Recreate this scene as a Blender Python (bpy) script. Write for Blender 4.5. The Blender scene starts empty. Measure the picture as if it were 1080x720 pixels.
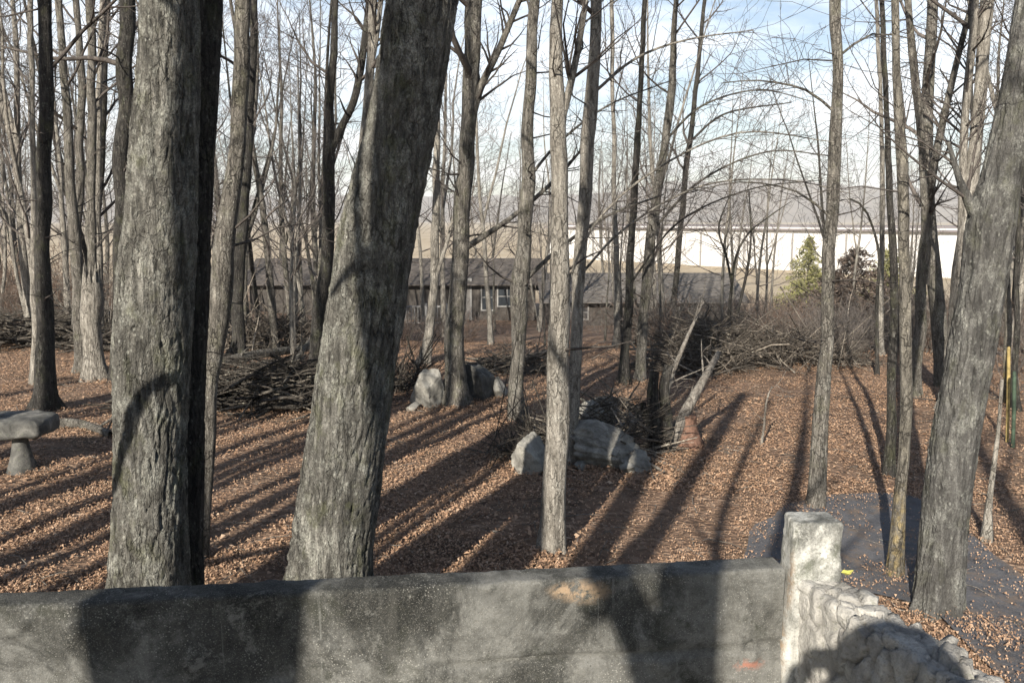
import bpy, bmesh, math, random
import numpy as np
from mathutils import Vector, Matrix, noise

random.seed(7)
rng = np.random.default_rng(11)
R = math.radians
SC = bpy.context.scene
COL = SC.collection

# ------------------------------------------------------------------ camera, sky, sun, exposure
CAM_H = 3.0
F = 900.0                      # focal length in units of a 1080 px wide frame
PITCH = math.atan(128 / 900.0)
SUN_AZ, SUN_EL = R(20.5), R(26.8)      # azimuth the light travels towards (from +Y to +X), elevation
cam_d = bpy.data.cameras.new('camera')
cam_d.sensor_width = 36.0
cam_d.lens = 36.0 * F / 1080.0
cam_d.clip_start = 0.01
cam_d.clip_end = 20000
cam = bpy.data.objects.new('camera', cam_d)
COL.objects.link(cam)
cam.location = (0, 0, CAM_H)
cam.rotation_euler = (math.pi / 2 - PITCH, 0, 0)
SC.camera = cam

world = bpy.data.worlds.new('World')
SC.world = world
world.use_nodes = True
wn, wl = world.node_tree.nodes, world.node_tree.links
bg = wn['Background']
sky = wn.new('ShaderNodeTexSky')
sky.sky_type = 'NISHITA'
sky.sun_disc = False
sky.sun_elevation = SUN_EL
sky.sun_rotation = math.pi + SUN_AZ
sky.air_density = 1.0
sky.dust_density = 0.6
sky.ozone_density = 1.6
tc = wn.new('ShaderNodeTexCoord')
sep = wn.new('ShaderNodeSeparateXYZ')
wl.new(tc.outputs['Generated'], sep.inputs[0])
def wmath(op, a, b=None):
    n = wn.new('ShaderNodeMath'); n.operation = op
    for i, s in enumerate((a, b)):
        if s is None: continue
        if isinstance(s, (int, float)): n.inputs[i].default_value = s
        else: wl.new(s, n.inputs[i])
    return n.outputs[0]
zz = wmath('ADD', wmath('MAXIMUM', sep.outputs['Z'], 0.0), 0.16)
cx = wmath('DIVIDE', sep.outputs['X'], zz)
cy = wmath('DIVIDE', sep.outputs['Y'], zz)
comb = wn.new('ShaderNodeCombineXYZ')
wl.new(cx, comb.inputs[0]); wl.new(cy, comb.inputs[1])
cn = wn.new('ShaderNodeTexNoise')
cn.inputs['Scale'].default_value = 1.0
cn.inputs['Detail'].default_value = 7
cn.inputs['Roughness'].default_value = 0.62
cn.inputs['Distortion'].default_value = 0.4
wl.new(comb.outputs[0], cn.inputs['Vector'])
cr = wn.new('ShaderNodeValToRGB')
cr.color_ramp.elements[0].position = 0.42
cr.color_ramp.elements[1].position = 0.68
wl.new(cn.outputs['Fac'], cr.inputs[0])
cmix = wn.new('ShaderNodeMixRGB')
cmix.inputs[2].default_value = (11.5, 11.8, 12.3, 1)
front = wn.new('ShaderNodeMapRange')                 # the cloud bank lies low over the lake, clear sky elsewhere
front.inputs['From Min'].default_value = -0.1; front.inputs['From Max'].default_value = 0.5
wl.new(sep.outputs['Y'], front.inputs['Value'])
lowb = wn.new('ShaderNodeMapRange')
lowb.inputs['From Min'].default_value = 0.62; lowb.inputs['From Max'].default_value = 0.30
wl.new(sep.outputs['Z'], lowb.inputs['Value'])
wl.new(wmath('MULTIPLY', wmath('MULTIPLY', cr.outputs[0], front.outputs[0]), lowb.outputs[0]), cmix.inputs[0])
wl.new(sky.outputs[0], cmix.inputs[1])
wl.new(cmix.outputs[0], bg.inputs[0])
bg.inputs[1].default_value = 0.075

sun_d = bpy.data.lights.new('sun', 'SUN')
sun_d.energy = 5.0
sun_d.angle = R(0.45)
sun_d.color = (1.0, 0.93, 0.82)
sun = bpy.data.objects.new('sun', sun_d)
COL.objects.link(sun)
LIGHT = Vector((math.sin(SUN_AZ) * math.cos(SUN_EL), math.cos(SUN_AZ) * math.cos(SUN_EL), -math.sin(SUN_EL)))
sun.rotation_euler = LIGHT.to_track_quat('-Z', 'Y').to_euler()
sun.location = (-20, -40, 40)
SC.view_settings.view_transform = 'Standard'
SC.view_settings.look = 'None'
SC.view_settings.gamma = 1
SC.view_settings.exposure = 1.0
SC.cycles.max_bounces = 6
SC.cycles.volume_bounces = 0

# ------------------------------------------------------------------ geometry of the place
CT, ST = math.cos(PITCH), math.sin(PITCH)
def ray(u, v):
    r, up = (u - 540) / F, (360 - v) / F
    return Vector((r, CT + up * ST, -ST + up * CT))
def at(u, v, y):
    d = ray(u, v)
    return Vector((0, 0, CAM_H)) + d * (y / d.y)
def at_z(u, v, z):
    d = ray(u, v)
    return Vector((0, 0, CAM_H)) + d * ((z - CAM_H) / d.z)
def sstep(a, b, x):
    t = min(1.0, max(0.0, (x - a) / (b - a)))
    return t * t * (3 - 2 * t)
def g(x, y):
    """height of the ground"""
    z = -2.1 * sstep(14, 45, y) - 3.0 * sstep(45, 130, y)
    z += 0.9 * sstep(-4, -22, x) * sstep(13, 32, y) * (1 - sstep(60, 160, y))
    k = 1 - sstep(25, 60, abs(y))
    if k > 0:
        z += k * (0.10 * noise.noise((x * 0.22, y * 0.22, 3.1)) + 0.05 * noise.noise((x * 0.8, y * 0.8, 7.7)))
    return z
def ground_at(u, v):
    d = ray(u, v)
    t = 3.0
    while t < 400:
        p = Vector((0, 0, CAM_H)) + d * t
        if p.z <= g(p.x, p.y): return Vector((p.x, p.y, g(p.x, p.y)))
        t += 0.03 if t < 30 else 0.3
    return p

# ------------------------------------------------------------------ object helpers
def link(o, parent=None):
    COL.objects.link(o)
    if parent: o.parent = parent
    return o
def tag(o, label=None, cat=None, group=None, kind=None):
    if label: o['label'] = label
    if cat: o['category'] = cat
    if group: o['group'] = group
    if kind: o['kind'] = kind
    return o
def empty(name, loc):
    o = bpy.data.objects.new(name, None)
    o.empty_display_size = 0.2
    o.location = loc
    return link(o)
def mesh_np(name, verts, faces_flat, loop_tot, mat, parent=None, smooth=True):
    me = bpy.data.meshes.new(name)
    nv, nl, nf = len(verts), len(faces_flat), len(loop_tot)
    me.vertices.add(nv); me.loops.add(nl); me.polygons.add(nf)
    me.vertices.foreach_set('co', np.asarray(verts, dtype=np.float32).ravel())
    me.loops.foreach_set('vertex_index', np.asarray(faces_flat, dtype=np.int32))
    lt = np.asarray(loop_tot, dtype=np.int32)
    ls = np.concatenate(([0], np.cumsum(lt)[:-1])).astype(np.int32)
    me.polygons.foreach_set('loop_start', ls)
    me.polygons.foreach_set('loop_total', lt)
    me.polygons.foreach_set('use_smooth', np.full(nf, smooth))
    me.update(calc_edges=True)
    me.validate()
    me.materials.append(mat)
    return link(bpy.data.objects.new(name, me), parent)
def from_bm(name, bm, mat, parent=None, smooth=False):
    me = bpy.data.meshes.new(name)
    bmesh.ops.recalc_face_normals(bm, faces=bm.faces)
    bm.to_mesh(me); bm.free()
    for p in me.polygons: p.use_smooth = smooth
    me.materials.append(mat)
    return link(bpy.data.objects.new(name, me), parent)
def grid_faces(nu, nv, closed=False):
    """faces of an nv x nu lattice of vertices (row-major), optionally closed around u"""
    j, i = np.meshgrid(np.arange(nv - 1), np.arange(nu if closed else nu - 1), indexing='ij')
    i2 = (i + 1) % nu
    q = np.stack([j * nu + i, j * nu + i2, (j + 1) * nu + i2, (j + 1) * nu + i], axis=-1)
    return q.reshape(-1, 4)

class Tubes:
    """collects tapered round members into one mesh"""
    def __init__(self):
        self.v, self.q, self.n = [], [], 0
    def add(self, pts, rad, sides=5, disp=None):
        pts = np.asarray(pts, dtype=float); rad = np.asarray(rad, dtype=float)
        m = len(pts)
        if m < 2: return
        t = np.empty_like(pts)
        t[1:-1] = pts[2:] - pts[:-2]; t[0] = pts[1] - pts[0]; t[-1] = pts[-1] - pts[-2]
        t /= np.linalg.norm(t, axis=1)[:, None] + 1e-9
        ref = np.array([1.0, 0, 0]) if abs(t[0, 0]) < 0.8 else np.array([0, 1.0, 0])
        a = ref[None, :] - (t @ ref)[:, None] * t
        nrm = np.linalg.norm(a, axis=1)
        if nrm.min() < 0.15:
            ref = np.array([0.31, 0.71, 0.63]); a = ref[None, :] - (t @ ref)[:, None] * t
            nrm = np.linalg.norm(a, axis=1)
        a /= nrm[:, None] + 1e-9
        b = np.cross(t, a)
        ang = np.arange(sides) * 2 * math.pi / sides
        ca, sa = np.cos(ang), np.sin(ang)
        rr = rad[:, None] * np.ones(sides)[None, :]
        if disp is not None: rr = disp(pts, rr, ang)
        ring = pts[:, None, :] + rr[:, :, None] * (ca[None, :, None] * a[:, None, :] + sa[None, :, None] * b[:, None, :])
        self.v.append(ring.reshape(-1, 3))
        self.q.append(grid_faces(sides, m, True) + self.n)
        self.n += m * sides
    def build(self, name, mat, parent=None, origin=(0, 0, 0)):
        v = np.concatenate(self.v) - np.asarray(origin)[None, :]
        q = np.concatenate(self.q)
        return mesh_np(name, v, q.ravel(), np.full(len(q), 4), mat, parent)

def catmull(pts, step):
    """resample a polyline (rows may carry extra columns such as radius) smoothly"""
    P = np.asarray(pts, dtype=float)
    P = np.vstack([2 * P[0] - P[1], P, 2 * P[-1] - P[-2]])
    out = []
    for i in range(1, len(P) - 2):
        p0, p1, p2, p3 = P[i - 1], P[i], P[i + 1], P[i + 2]
        n = max(1, int(np.linalg.norm((p2 - p1)[:3]) / step))
        for k in range(n):
            s = k / n
            out.append(0.5 * (2 * p1 + (p2 - p0) * s + (2 * p0 - 5 * p1 + 4 * p2 - p3) * s * s + (3 * p1 - p0 - 3 * p2 + p3) * s ** 3))
    out.append(P[-2])
    return np.array(out)

# ------------------------------------------------------------------ materials
class M:
    """a small node-tree writer"""
    def __init__(self, name):
        self.m = bpy.data.materials.new(name); self.m.use_nodes = True
        self.t = self.m.node_tree; self.b = self.t.nodes['Principled BSDF']
        self.b.inputs['Roughness'].default_value = 0.9
        self.b.inputs['Specular IOR Level'].default_value = 0.25
    def node(self, typ, **kw):
        n = self.t.nodes.new(typ)
        for k, v in kw.items(): setattr(n, k, v)
        return n
    def put(self, sock, val):
        if hasattr(val, 'is_linked') or isinstance(val, bpy.types.NodeSocket): self.t.links.new(val, sock)
        elif isinstance(val, (tuple, list)) and len(val) == 3 and sock.type == 'RGBA': sock.default_value = (*val, 1)
        else: sock.default_value = val
    def coord(self, scale=(1, 1, 1), rand=True, which='Object'):
        c = self.node('ShaderNodeTexCoord').outputs[which]
        mp = self.node('ShaderNodeMapping'); self.put(mp.inputs['Vector'], c)
        mp.inputs['Scale'].default_value = scale
        if rand:
            oi = self.node('ShaderNodeObjectInfo')
            vm = self.node('ShaderNodeVectorMath', operation='SCALE')
            vm.inputs[0].default_value = (37, 91, 53); self.put(vm.inputs['Scale'], oi.outputs['Random'])
            self.put(mp.inputs['Location'], vm.outputs[0])
        return mp.outputs[0]
    def noise(self, co, scale=5, detail=5, rough=0.6, dist=0.0):
        n = self.node('ShaderNodeTexNoise')
        self.put(n.inputs['Vector'], co); n.inputs['Scale'].default_value = scale
        n.inputs['Detail'].default_value = detail; n.inputs['Roughness'].default_value = rough
        n.inputs['Distortion'].default_value = dist
        return n.outputs['Fac']
    def voronoi(self, co, scale=5, feature='F1', out='Distance'):
        n = self.node('ShaderNodeTexVoronoi', feature=feature)
        self.put(n.inputs['Vector'], co); n.inputs['Scale'].default_value = scale
        return n.outputs[out]
    def ramp(self, f, stops):
        n = self.node('ShaderNodeValToRGB'); self.put(n.inputs[0], f)
        el = n.color_ramp.elements
        while len(el) < len(stops): el.new(0.5)
        for e, (p, c) in zip(el, stops):
            e.position = p; e.color = (c, c, c, 1) if isinstance(c, (int, float)) else (*c, 1)
        return n.outputs[0]
    def mix(self, f, a, b, mode='MIX'):
        n = self.node('ShaderNodeMixRGB', blend_type=mode)
        self.put(n.inputs[0], f); self.put(n.inputs[1], a); self.put(n.inputs[2], b)
        return n.outputs[0]
    def math(self, op, a, b=0.0):
        n = self.node('ShaderNodeMath', operation=op); self.put(n.inputs[0], a); self.put(n.inputs[1], b)
        return n.outputs[0]
    def bump(self, h, strength=0.5, dist=0.02, prev=None):
        n = self.node('ShaderNodeBump'); self.put(n.inputs['Height'], h)
        n.inputs['Strength'].default_value = strength; n.inputs['Distance'].default_value = dist
        if prev is not None: self.put(n.inputs['Normal'], prev)
        return n.outputs[0]
    def done(self, color, normal=None, rough=None):
        self.put(self.b.inputs['Base Color'], color)
        if normal is not None: self.put(self.b.inputs['Normal'], normal)
        if rough is not None: self.put(self.b.inputs['Roughness'], rough)
        return self.m

def bark(name, dark, mid, light, lichen=(0.42, 0.44, 0.38), lich=0.62, fs=26, bump=0.7, green=0.0, foot=None, ck=0.85, island=False):
    m = M(name)
    co = m.coord((1, 1, 0.16))
    co2 = m.coord((1, 1, 0.7))
    ridge = m.noise(co, fs, 6, 0.65, 0.4)
    big = m.noise(co2, 3.0, 4, 0.6)
    fine = m.noise(co2, 70, 4, 0.7)
    c = m.ramp(ridge, [(0.30, dark), (0.48, mid), (0.72, light)])
    c = m.mix(m.ramp(big, [(0.35, 0.0), (0.7, 0.75)]), c, m.mix(0.5, c, dark))
    vn = m.node('ShaderNodeTexVoronoi', feature='F1'); m.put(vn.inputs['Vector'], co2); vn.inputs['Scale'].default_value = 38
    vs_ = m.node('ShaderNodeSeparateColor'); m.put(vs_.inputs[0], vn.outputs['Color'])
    fleck = m.math('MULTIPLY', m.ramp(vn.outputs['Distance'], [(0.18, 1.0), (0.42, 0.0)]), m.ramp(vs_.outputs[0], [(0.74, 0.0), (0.95, 0.6)]))
    c = m.mix(fleck, c, lichen)
    patch = m.noise(co2, 6.5, 7, 0.75)
    c = m.mix(m.ramp(patch, [(lich - 0.08, 0.0), (lich + 0.05, 0.7)]), c, m.mix(m.ramp(fine, [(0.35, 1.0), (0.6, 0.0)]), lichen, mid))
    if island:
        ge = m.node('ShaderNodeNewGeometry')
        c = m.mix(1.0, c, m.ramp(ge.outputs['Random Per Island'], [(0.0, (0.4, 0.37, 0.35)), (0.6, (0.95, 0.9, 0.85)), (0.85, (1.5, 1.42, 1.32)), (1.0, (2.4, 2.3, 2.15))]), 'MULTIPLY')
    if foot:
        sz = m.node('ShaderNodeSeparateXYZ'); m.put(sz.inputs[0], m.node('ShaderNodeTexCoord').outputs['Object'])
        zf = m.math('ADD', sz.outputs['Z'], m.math('MULTIPLY', m.noise(co2, 6, 4), 0.6))
        c = m.mix(m.math('MULTIPLY', m.ramp(m.math('MULTIPLY', zf, 0.5), [(0.42, 1.0), (0.62, 0.0)]), m.ramp(m.noise(co2, 16, 6, 0.75), [(0.44, 0.0), (0.60, 0.6)])), c, foot)
    if green > 0:
        gr = m.noise(co2, 5, 5, 0.7)
        c = m.mix(m.ramp(gr, [(0.52, 0.0), (0.66, green)]), c, (0.13, 0.14, 0.055))
    wv = m.node('ShaderNodeVectorMath', operation='ADD')
    nz = m.node('ShaderNodeTexNoise'); m.put(nz.inputs['Vector'], co2); nz.inputs['Scale'].default_value = 12; nz.inputs['Detail'].default_value = 4
    sc_ = m.node('ShaderNodeVectorMath', operation='SCALE'); m.put(sc_.inputs[0], nz.outputs['Color']); sc_.inputs['Scale'].default_value = 0.10
    m.put(wv.inputs[0], m.coord((1, 1, 0.28))); m.put(wv.inputs[1], sc_.outputs[0])
    ed = m.voronoi(wv.outputs[0], 19 * fs / 24, 'DISTANCE_TO_EDGE')
    crack = m.math('MULTIPLY', m.ramp(ed, [(0.0, 1.0), (0.075, 0.0)]), m.ramp(m.noise(co2, 4.5, 4), [(0.38, 0.15), (0.6, 1.0)]))
    c = m.mix(m.math('MULTIPLY', crack, ck), c, tuple(x * 0.4 for x in dark))
    c = m.mix(m.ramp(m.noise(co2, 110, 3, 0.8), [(0.40, 0.55), (0.54, 0.0)]), c, dark)
    h0 = m.math('SUBTRACT', 0.0, m.math('MULTIPLY', crack, 1.3 * ck))
    h = m.math('ADD', h0, m.math('ADD', m.ramp(ridge, [(0.3, 0.0), (0.6, 1.0)]), m.math('ADD', m.math('MULTIPLY', fine, 0.5), m.math('MULTIPLY', m.noise(co2, 26, 5, 0.7), 0.9))))
    n = m.bump(h, bump, 0.02)
    return m.done(c, n, 0.95)
B_BIG = bark('bark_big', (0.026, 0.025, 0.022), (0.125, 0.119, 0.104), (0.305, 0.292, 0.258), (0.44, 0.44, 0.385), 0.57, 22, 1.0, 0.35, None, 0.5)
B_SMOOTH = bark('bark_smooth_grey', (0.028, 0.027, 0.025), (0.10, 0.096, 0.089), (0.19, 0.184, 0.17), (0.33, 0.33, 0.295), 0.57, 17, 0.9, 0.2, None, 0.25)
B_MID = bark('bark_grey', (0.04, 0.036, 0.031), (0.155, 0.142, 0.123), (0.31, 0.286, 0.248), (0.43, 0.415, 0.365), 0.60, 30, 0.9, 0.25)
B_DARK = bark('bark_dark', (0.016, 0.015, 0.014), (0.05, 0.046, 0.041), (0.11, 0.10, 0.088), (0.23, 0.23, 0.20), 0.64, 30, 0.9, 0.25)
B_PALE = bark('bark_pale', (0.075, 0.067, 0.056), (0.27, 0.248, 0.214), (0.43, 0.40, 0.35), (0.50, 0.48, 0.425), 0.6, 26, 0.8)
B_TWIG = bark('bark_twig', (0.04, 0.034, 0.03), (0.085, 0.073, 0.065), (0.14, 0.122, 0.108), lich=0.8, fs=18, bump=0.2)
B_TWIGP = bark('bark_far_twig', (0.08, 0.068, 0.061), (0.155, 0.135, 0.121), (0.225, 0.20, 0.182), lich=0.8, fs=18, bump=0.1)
B_DEAD = bark('dead_wood', (0.07, 0.06, 0.05), (0.20, 0.18, 0.155), (0.35, 0.32, 0.28), lich=0.75, fs=20, bump=0.6)
B_HEAP = bark('heap_sticks', (0.05, 0.044, 0.038), (0.15, 0.135, 0.117), (0.27, 0.245, 0.215), lich=0.75, fs=20, bump=0.5, island=True)
B_YEL = bark('bark_yellow', (0.04, 0.036, 0.03), (0.14, 0.128, 0.108), (0.27, 0.25, 0.215), (0.36, 0.33, 0.26), 0.58, 24, 0.8, 0, (0.34, 0.25, 0.09))
B_BRUSH = bark('brush_sticks', (0.025, 0.023, 0.02), (0.075, 0.068, 0.06), (0.17, 0.155, 0.135), lich=0.75, fs=20, bump=0.4, island=True)

def mat_ground():
    m = M('leafy_ground')
    co = m.coord(rand=False)
    big = m.noise(co, 0.35, 5, 0.6)
    md = m.noise(co, 2.2, 6, 0.7)
    cell = m.voronoi(co, 17, 'F1', 'Color')
    cd = m.voronoi(co, 17)
    sp = m.node('ShaderNodeSeparateColor'); m.put(sp.inputs[0], cell)
    leaf = m.ramp(sp.outputs[0], [(0.0, (0.08, 0.05, 0.034)), (0.35, (0.165, 0.104, 0.069)), (0.7, (0.25, 0.165, 0.112)), (1.0, (0.36, 0.26, 0.185))])
    c = m.mix(m.ramp(md, [(0.38, 0.0), (0.62, 0.85)]), leaf, (0.18, 0.116, 0.077))
    c = m.mix(m.ramp(m.noise(co, 0.9, 6, 0.7), [(0.48, 0.0), (0.66, 0.8)]), c, (0.085, 0.062, 0.043))
    # dry field grass farther down the slope
    sx = m.node('ShaderNodeSeparateXYZ'); m.put(sx.inputs[0], m.node('ShaderNodeTexCoord').outputs['Object'])
    yy = m.math('ADD', sx.outputs['Y'], m.math('MULTIPLY', m.noise(co, 0.08, 3), 14.0))
    field = m.ramp(m.noise(co, 0.05, 6, 0.65), [(0.3, (0.30, 0.235, 0.15)), (0.5, (0.42, 0.34, 0.235)), (0.7, (0.46, 0.385, 0.28))])
    mr = m.node('ShaderNodeMapRange'); m.put(mr.inputs['Value'], yy)
    mr.inputs['From Min'].default_value = 52; mr.inputs['From Max'].default_value = 72
    c = m.mix(mr.outputs[0], c, field)
    h = m.math('ADD', m.math('MULTIPLY', cd, 1.0), m.math('MULTIPLY', m.noise(co, 30, 4, 0.7), 0.8))
    n = m.bump(h, 0.8, 0.05)
    return m.done(c, n, 0.95)
def mat_leaf():
    m = M('fallen_leaf')
    ge = m.node('ShaderNodeNewGeometry')
    c = m.ramp(ge.outputs['Random Per Island'], [(0.0, (0.11, 0.064, 0.039)), (0.2, (0.215, 0.128, 0.078)), (0.5, (0.305, 0.188, 0.115)), (0.9, (0.37, 0.243, 0.155)), (1.0, (0.41, 0.30, 0.21))])
    m.b.inputs['Specular IOR Level'].default_value = 0.4
    return m.done(c, None, 0.6)
def mat_concrete(k=1.0, rust=True, name='weathered_concrete'):
    m = M(name)
    co = m.coord(rand=False)
    big = m.noise(co, 3.4, 10, 0.78, 0.6)
    big = m.math('ADD', m.math('MULTIPLY', big, 0.55), m.math('MULTIPLY', m.noise(co, 1.6, 6, 0.6, 0.8), 0.45))
    md = m.noise(co, 13, 7, 0.75)
    fine = m.noise(co, 120, 4, 0.75)
    c = m.ramp(big, [(0.42, (0.038 * k, 0.040 * k, 0.037 * k)), (0.49, (0.13 * k, 0.13 * k, 0.12 * k)), (0.55, (0.38 * k, 0.375 * k, 0.345 * k))])
    c = m.mix(m.ramp(md, [(0.42, 0.0), (0.65, 0.6)]), c, (0.075 * k, 0.075 * k, 0.066 * k))
    c = m.mix(m.ramp(fine, [(0.35, 0.5), (0.5, 0.0)]), c, (0.08, 0.075, 0.065))
    lic = m.voronoi(co, 110)
    msk = m.math('MULTIPLY', m.ramp(lic, [(0.08, 0.45), (0.3, 0.0)]), m.ramp(m.noise(co, 7, 4), [(0.45, 0.0), (0.6, 0.9)]))
    c = m.mix(msk, c, (0.52, 0.51, 0.45))
    pale = m.noise(co, 8, 8, 0.8, 0.3)
    c = m.mix(m.ramp(pale, [(0.55, 0.0), (0.64, 0.75)]), c, (0.42 * k, 0.415 * k, 0.38 * k))
    moss = m.noise(co, 5, 8, 0.78, 0.2)
    c = m.mix(m.ramp(moss, [(0.54, 0.0), (0.66, 0.75)]), c, (0.05 * k, 0.055 * k, 0.035 * k))
    pits = m.voronoi(co, 60)
    c = m.mix(m.math('MULTIPLY', m.ramp(pits, [(0.06, 0.9), (0.16, 0.0)]), m.ramp(m.noise(co, 18, 3), [(0.5, 0.0), (0.6, 1.0)])), c, (0.02, 0.02, 0.018))
    drip = m.noise(m.coord((30, 30, 0.6), rand=False), 2.0, 3, 0.5)
    c = m.mix(m.ramp(drip, [(0.66, 0.0), (0.74, 0.55)]), c, (0.40 * k, 0.40 * k, 0.37 * k))
    # vertical run-off streaks
    st = m.noise(m.coord((9, 9, 0.8), rand=False), 2.5, 5, 0.6)
    c = m.mix(m.ramp(st, [(0.52, 0.0), (0.7, 0.5)]), c, (0.07, 0.068, 0.06))
    at_ = m.node('ShaderNodeAttribute', attribute_name='rust')
    rm = m.math('MULTIPLY', at_.outputs['Fac'], m.ramp(m.noise(co, 26, 6, 0.75), [(0.40, 0.0), (0.52, 0.85)]))
    c = m.mix(rm, c, (0.33, 0.235, 0.15))
    at2 = m.node('ShaderNodeAttribute', attribute_name='redmark')
    c = m.mix(m.math('MULTIPLY', at2.outputs['Fac'], m.ramp(m.noise(co, 45, 3), [(0.42, 0.0), (0.5, 1.0)])), c, (0.30, 0.14, 0.10))
    grit = m.voronoi(co, 230)
    c = m.mix(m.ramp(m.noise(co, 260, 2, 0.8), [(0.60, 0.0), (0.72, 0.5)]), c, (0.38, 0.37, 0.33))
    n = m.bump(m.math('ADD', m.math('MULTIPLY', md, 1.4), m.math('ADD', fine, m.math('MULTIPLY', grit, 0.3))), 0.6, 0.006)
    return m.done(c, n, 0.9)
def mat_stone(name, a, b, c3, sc=4.0, bump=0.6):
    m = M(name)
    co = m.coord(rand=True)
    big = m.noise(co, sc, 6, 0.65, 0.4)
    fine = m.noise(co, sc * 14, 5, 0.7)
    c = m.ramp(big, [(0.3, a), (0.5, b), (0.7, c3)])
    c = m.mix(m.ramp(fine, [(0.3, 0.6), (0.5, 0.0)]), c, a)
    lic = m.noise(co, sc * 5, 5, 0.75)
    c = m.mix(m.ramp(lic, [(0.58, 0.0), (0.66, 0.5)]), c, (0.14, 0.15, 0.10))
    n = m.bump(m.math('ADD', big, m.math('MULTIPLY', fine, 0.5)), bump, 0.02)
    return m.done(c, n, 0.9)
def mat_plain(name, col, rough=0.7, var=0.15, sc=6):
    m = M(name)
    co = m.coord(rand=True)
    nn = m.noise(co, sc, 5, 0.65)
    d = tuple(x * (1 - var * 1.8) for x in col); l = tuple(min(1, x * (1 + var)) for x in col)
    return m.done(m.ramp(nn, [(0.3, d), (0.7, l)]), m.bump(m.noise(co, sc * 8, 4), 0.2, 0.01), rough)
def mat_asphalt():
    m = M('old_asphalt')
    co = m.coord(rand=False)
    nn = m.noise(co, 1.3, 5, 0.6)
    sp = m.noise(co, 160, 3, 0.8)
    c = m.ramp(nn, [(0.3, (0.055, 0.056, 0.063)), (0.7, (0.12, 0.12, 0.128))])
    c = m.mix(m.ramp(sp, [(0.55, 0.0), (0.7, 0.5)]), c, (0.2, 0.2, 0.2))
    c = m.mix(m.ramp(m.noise(co, 55, 4, 0.8), [(0.5, 0.0), (0.64, 0.6)]), c, (0.19, 0.18, 0.17))
    c = m.mix(m.ramp(m.noise(co, 6, 6, 0.75), [(0.5, 0.0), (0.65, 0.7)]), c, (0.04, 0.04, 0.043))
    dust = m.noise(co, 3.5, 7, 0.75)
    c = m.mix(m.ramp(dust, [(0.50, 0.0), (0.64, 0.75)]), c, (0.17, 0.125, 0.09))
    return m.done(c, m.bump(m.math('ADD', sp, dust), 0.6, 0.012), 0.8)
G_GROUND, G_LEAF, G_CONC, G_PILLAR = mat_ground(), mat_leaf(), mat_concrete(0.38), mat_concrete(1.2, name='pillar_concrete')
G_STONE = mat_stone('grey_boulder', (0.07, 0.066, 0.058), (0.21, 0.20, 0.178), (0.36, 0.345, 0.305), 5, 0.9)
G_RUBBLE = mat_stone('rubble_stone', (0.17, 0.16, 0.145), (0.35, 0.335, 0.305), (0.52, 0.50, 0.455), 9, 0.9)
G_DARKSTONE = mat_stone('dark_boulder', (0.035, 0.035, 0.033), (0.095, 0.093, 0.086), (0.20, 0.193, 0.175), 5, 0.9)
G_ASPH = mat_asphalt()

# ------------------------------------------------------------------ ground, road, lake, hills
def axis(lo, hi, fine_lo, fine_hi, step, grow):
    a = list(np.arange(fine_lo, fine_hi + 1e-6, step))
    s = step
    while a[-1] < hi: s *= grow; a.append(min(hi, a[-1] + s))
    s = step
    while a[0] > lo: s *= grow; a.insert(0, max(lo, a[0] - s))
    return np.array(a)
gx = axis(-5200, 5200, -16, 16, 0.16, 1.16)
gy = axis(-120, 5400, 3, 30, 0.16, 1.10)
gv = np.array([(x, y, g(x, y)) for y in gy for x in gx])
q = grid_faces(len(gx), len(gy))
tag(mesh_np('ground', gv, q.ravel(), np.full(len(q), 4), G_GROUND), kind='structure')

# driveway crossing below the terrace
def ribbon(pts_l, pts_r, lift, nacross=7):
    L, Rr = catmull(pts_l, 0.25), catmull(pts_r, 0.25)
    n = max(len(L), len(Rr))
    idx = lambda A: A[np.clip((np.linspace(0, len(A) - 1, n)).round().astype(int), 0, len(A) - 1)]
    L, Rr = idx(L), idx(Rr)
    vs = []
    for a, b in zip(L, Rr):
        for k in range(nacross):
            p = a + (b - a) * k / (nacross - 1)
            vs.append((p[0], p[1], g(p[0], p[1]) + lift))
    return np.array(vs), grid_faces(nacross, n)
rl = [ground_at(*p).xy[:] for p in ((782, 600), (796, 566), (822, 540), (880, 524), (960, 527), (1010, 553), (1080, 612), (1180, 690))]
rr_ = [ground_at(*p).xy[:] for p in ((784, 604), (796, 608), (815, 613), (880, 622), (955, 640), (1010, 672), (1050, 705), (1090, 760))]
wob = lambda P, s: [(x + 0.10 * noise.noise((x * 2, y * 2, s)), y + 0.10 * noise.noise((x * 2, y * 2, s + 5))) for x, y in P]
v, q = ribbon(wob(catmull(rl, 0.2), 1), wob(catmull(rr_, 0.2), 2), 0.035)
tag(mesh_np('driveway', v, q.ravel(), np.full(len(q), 4), G_ASPH), kind='structure')
hm = M('wooded_hills')
hc = hm.coord(rand=False)
hcol = hm.ramp(hm.noise(hc, 0.004, 6, 0.65), [(0.35, (0.13, 0.10, 0.075)), (0.5, (0.22, 0.175, 0.135)), (0.65, (0.32, 0.26, 0.195))])
hcol = hm.mix(hm.ramp(hm.noise(hc, 0.03, 5, 0.7), [(0.4, 0.0), (0.65, 0.5)]), hcol, (0.10, 0.08, 0.07))
hm.done(hcol, hm.bump(hm.noise(hc, 0.05, 5, 0.7), 0.8, 20.0))
na, nr = 420, 40
hv = []
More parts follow.
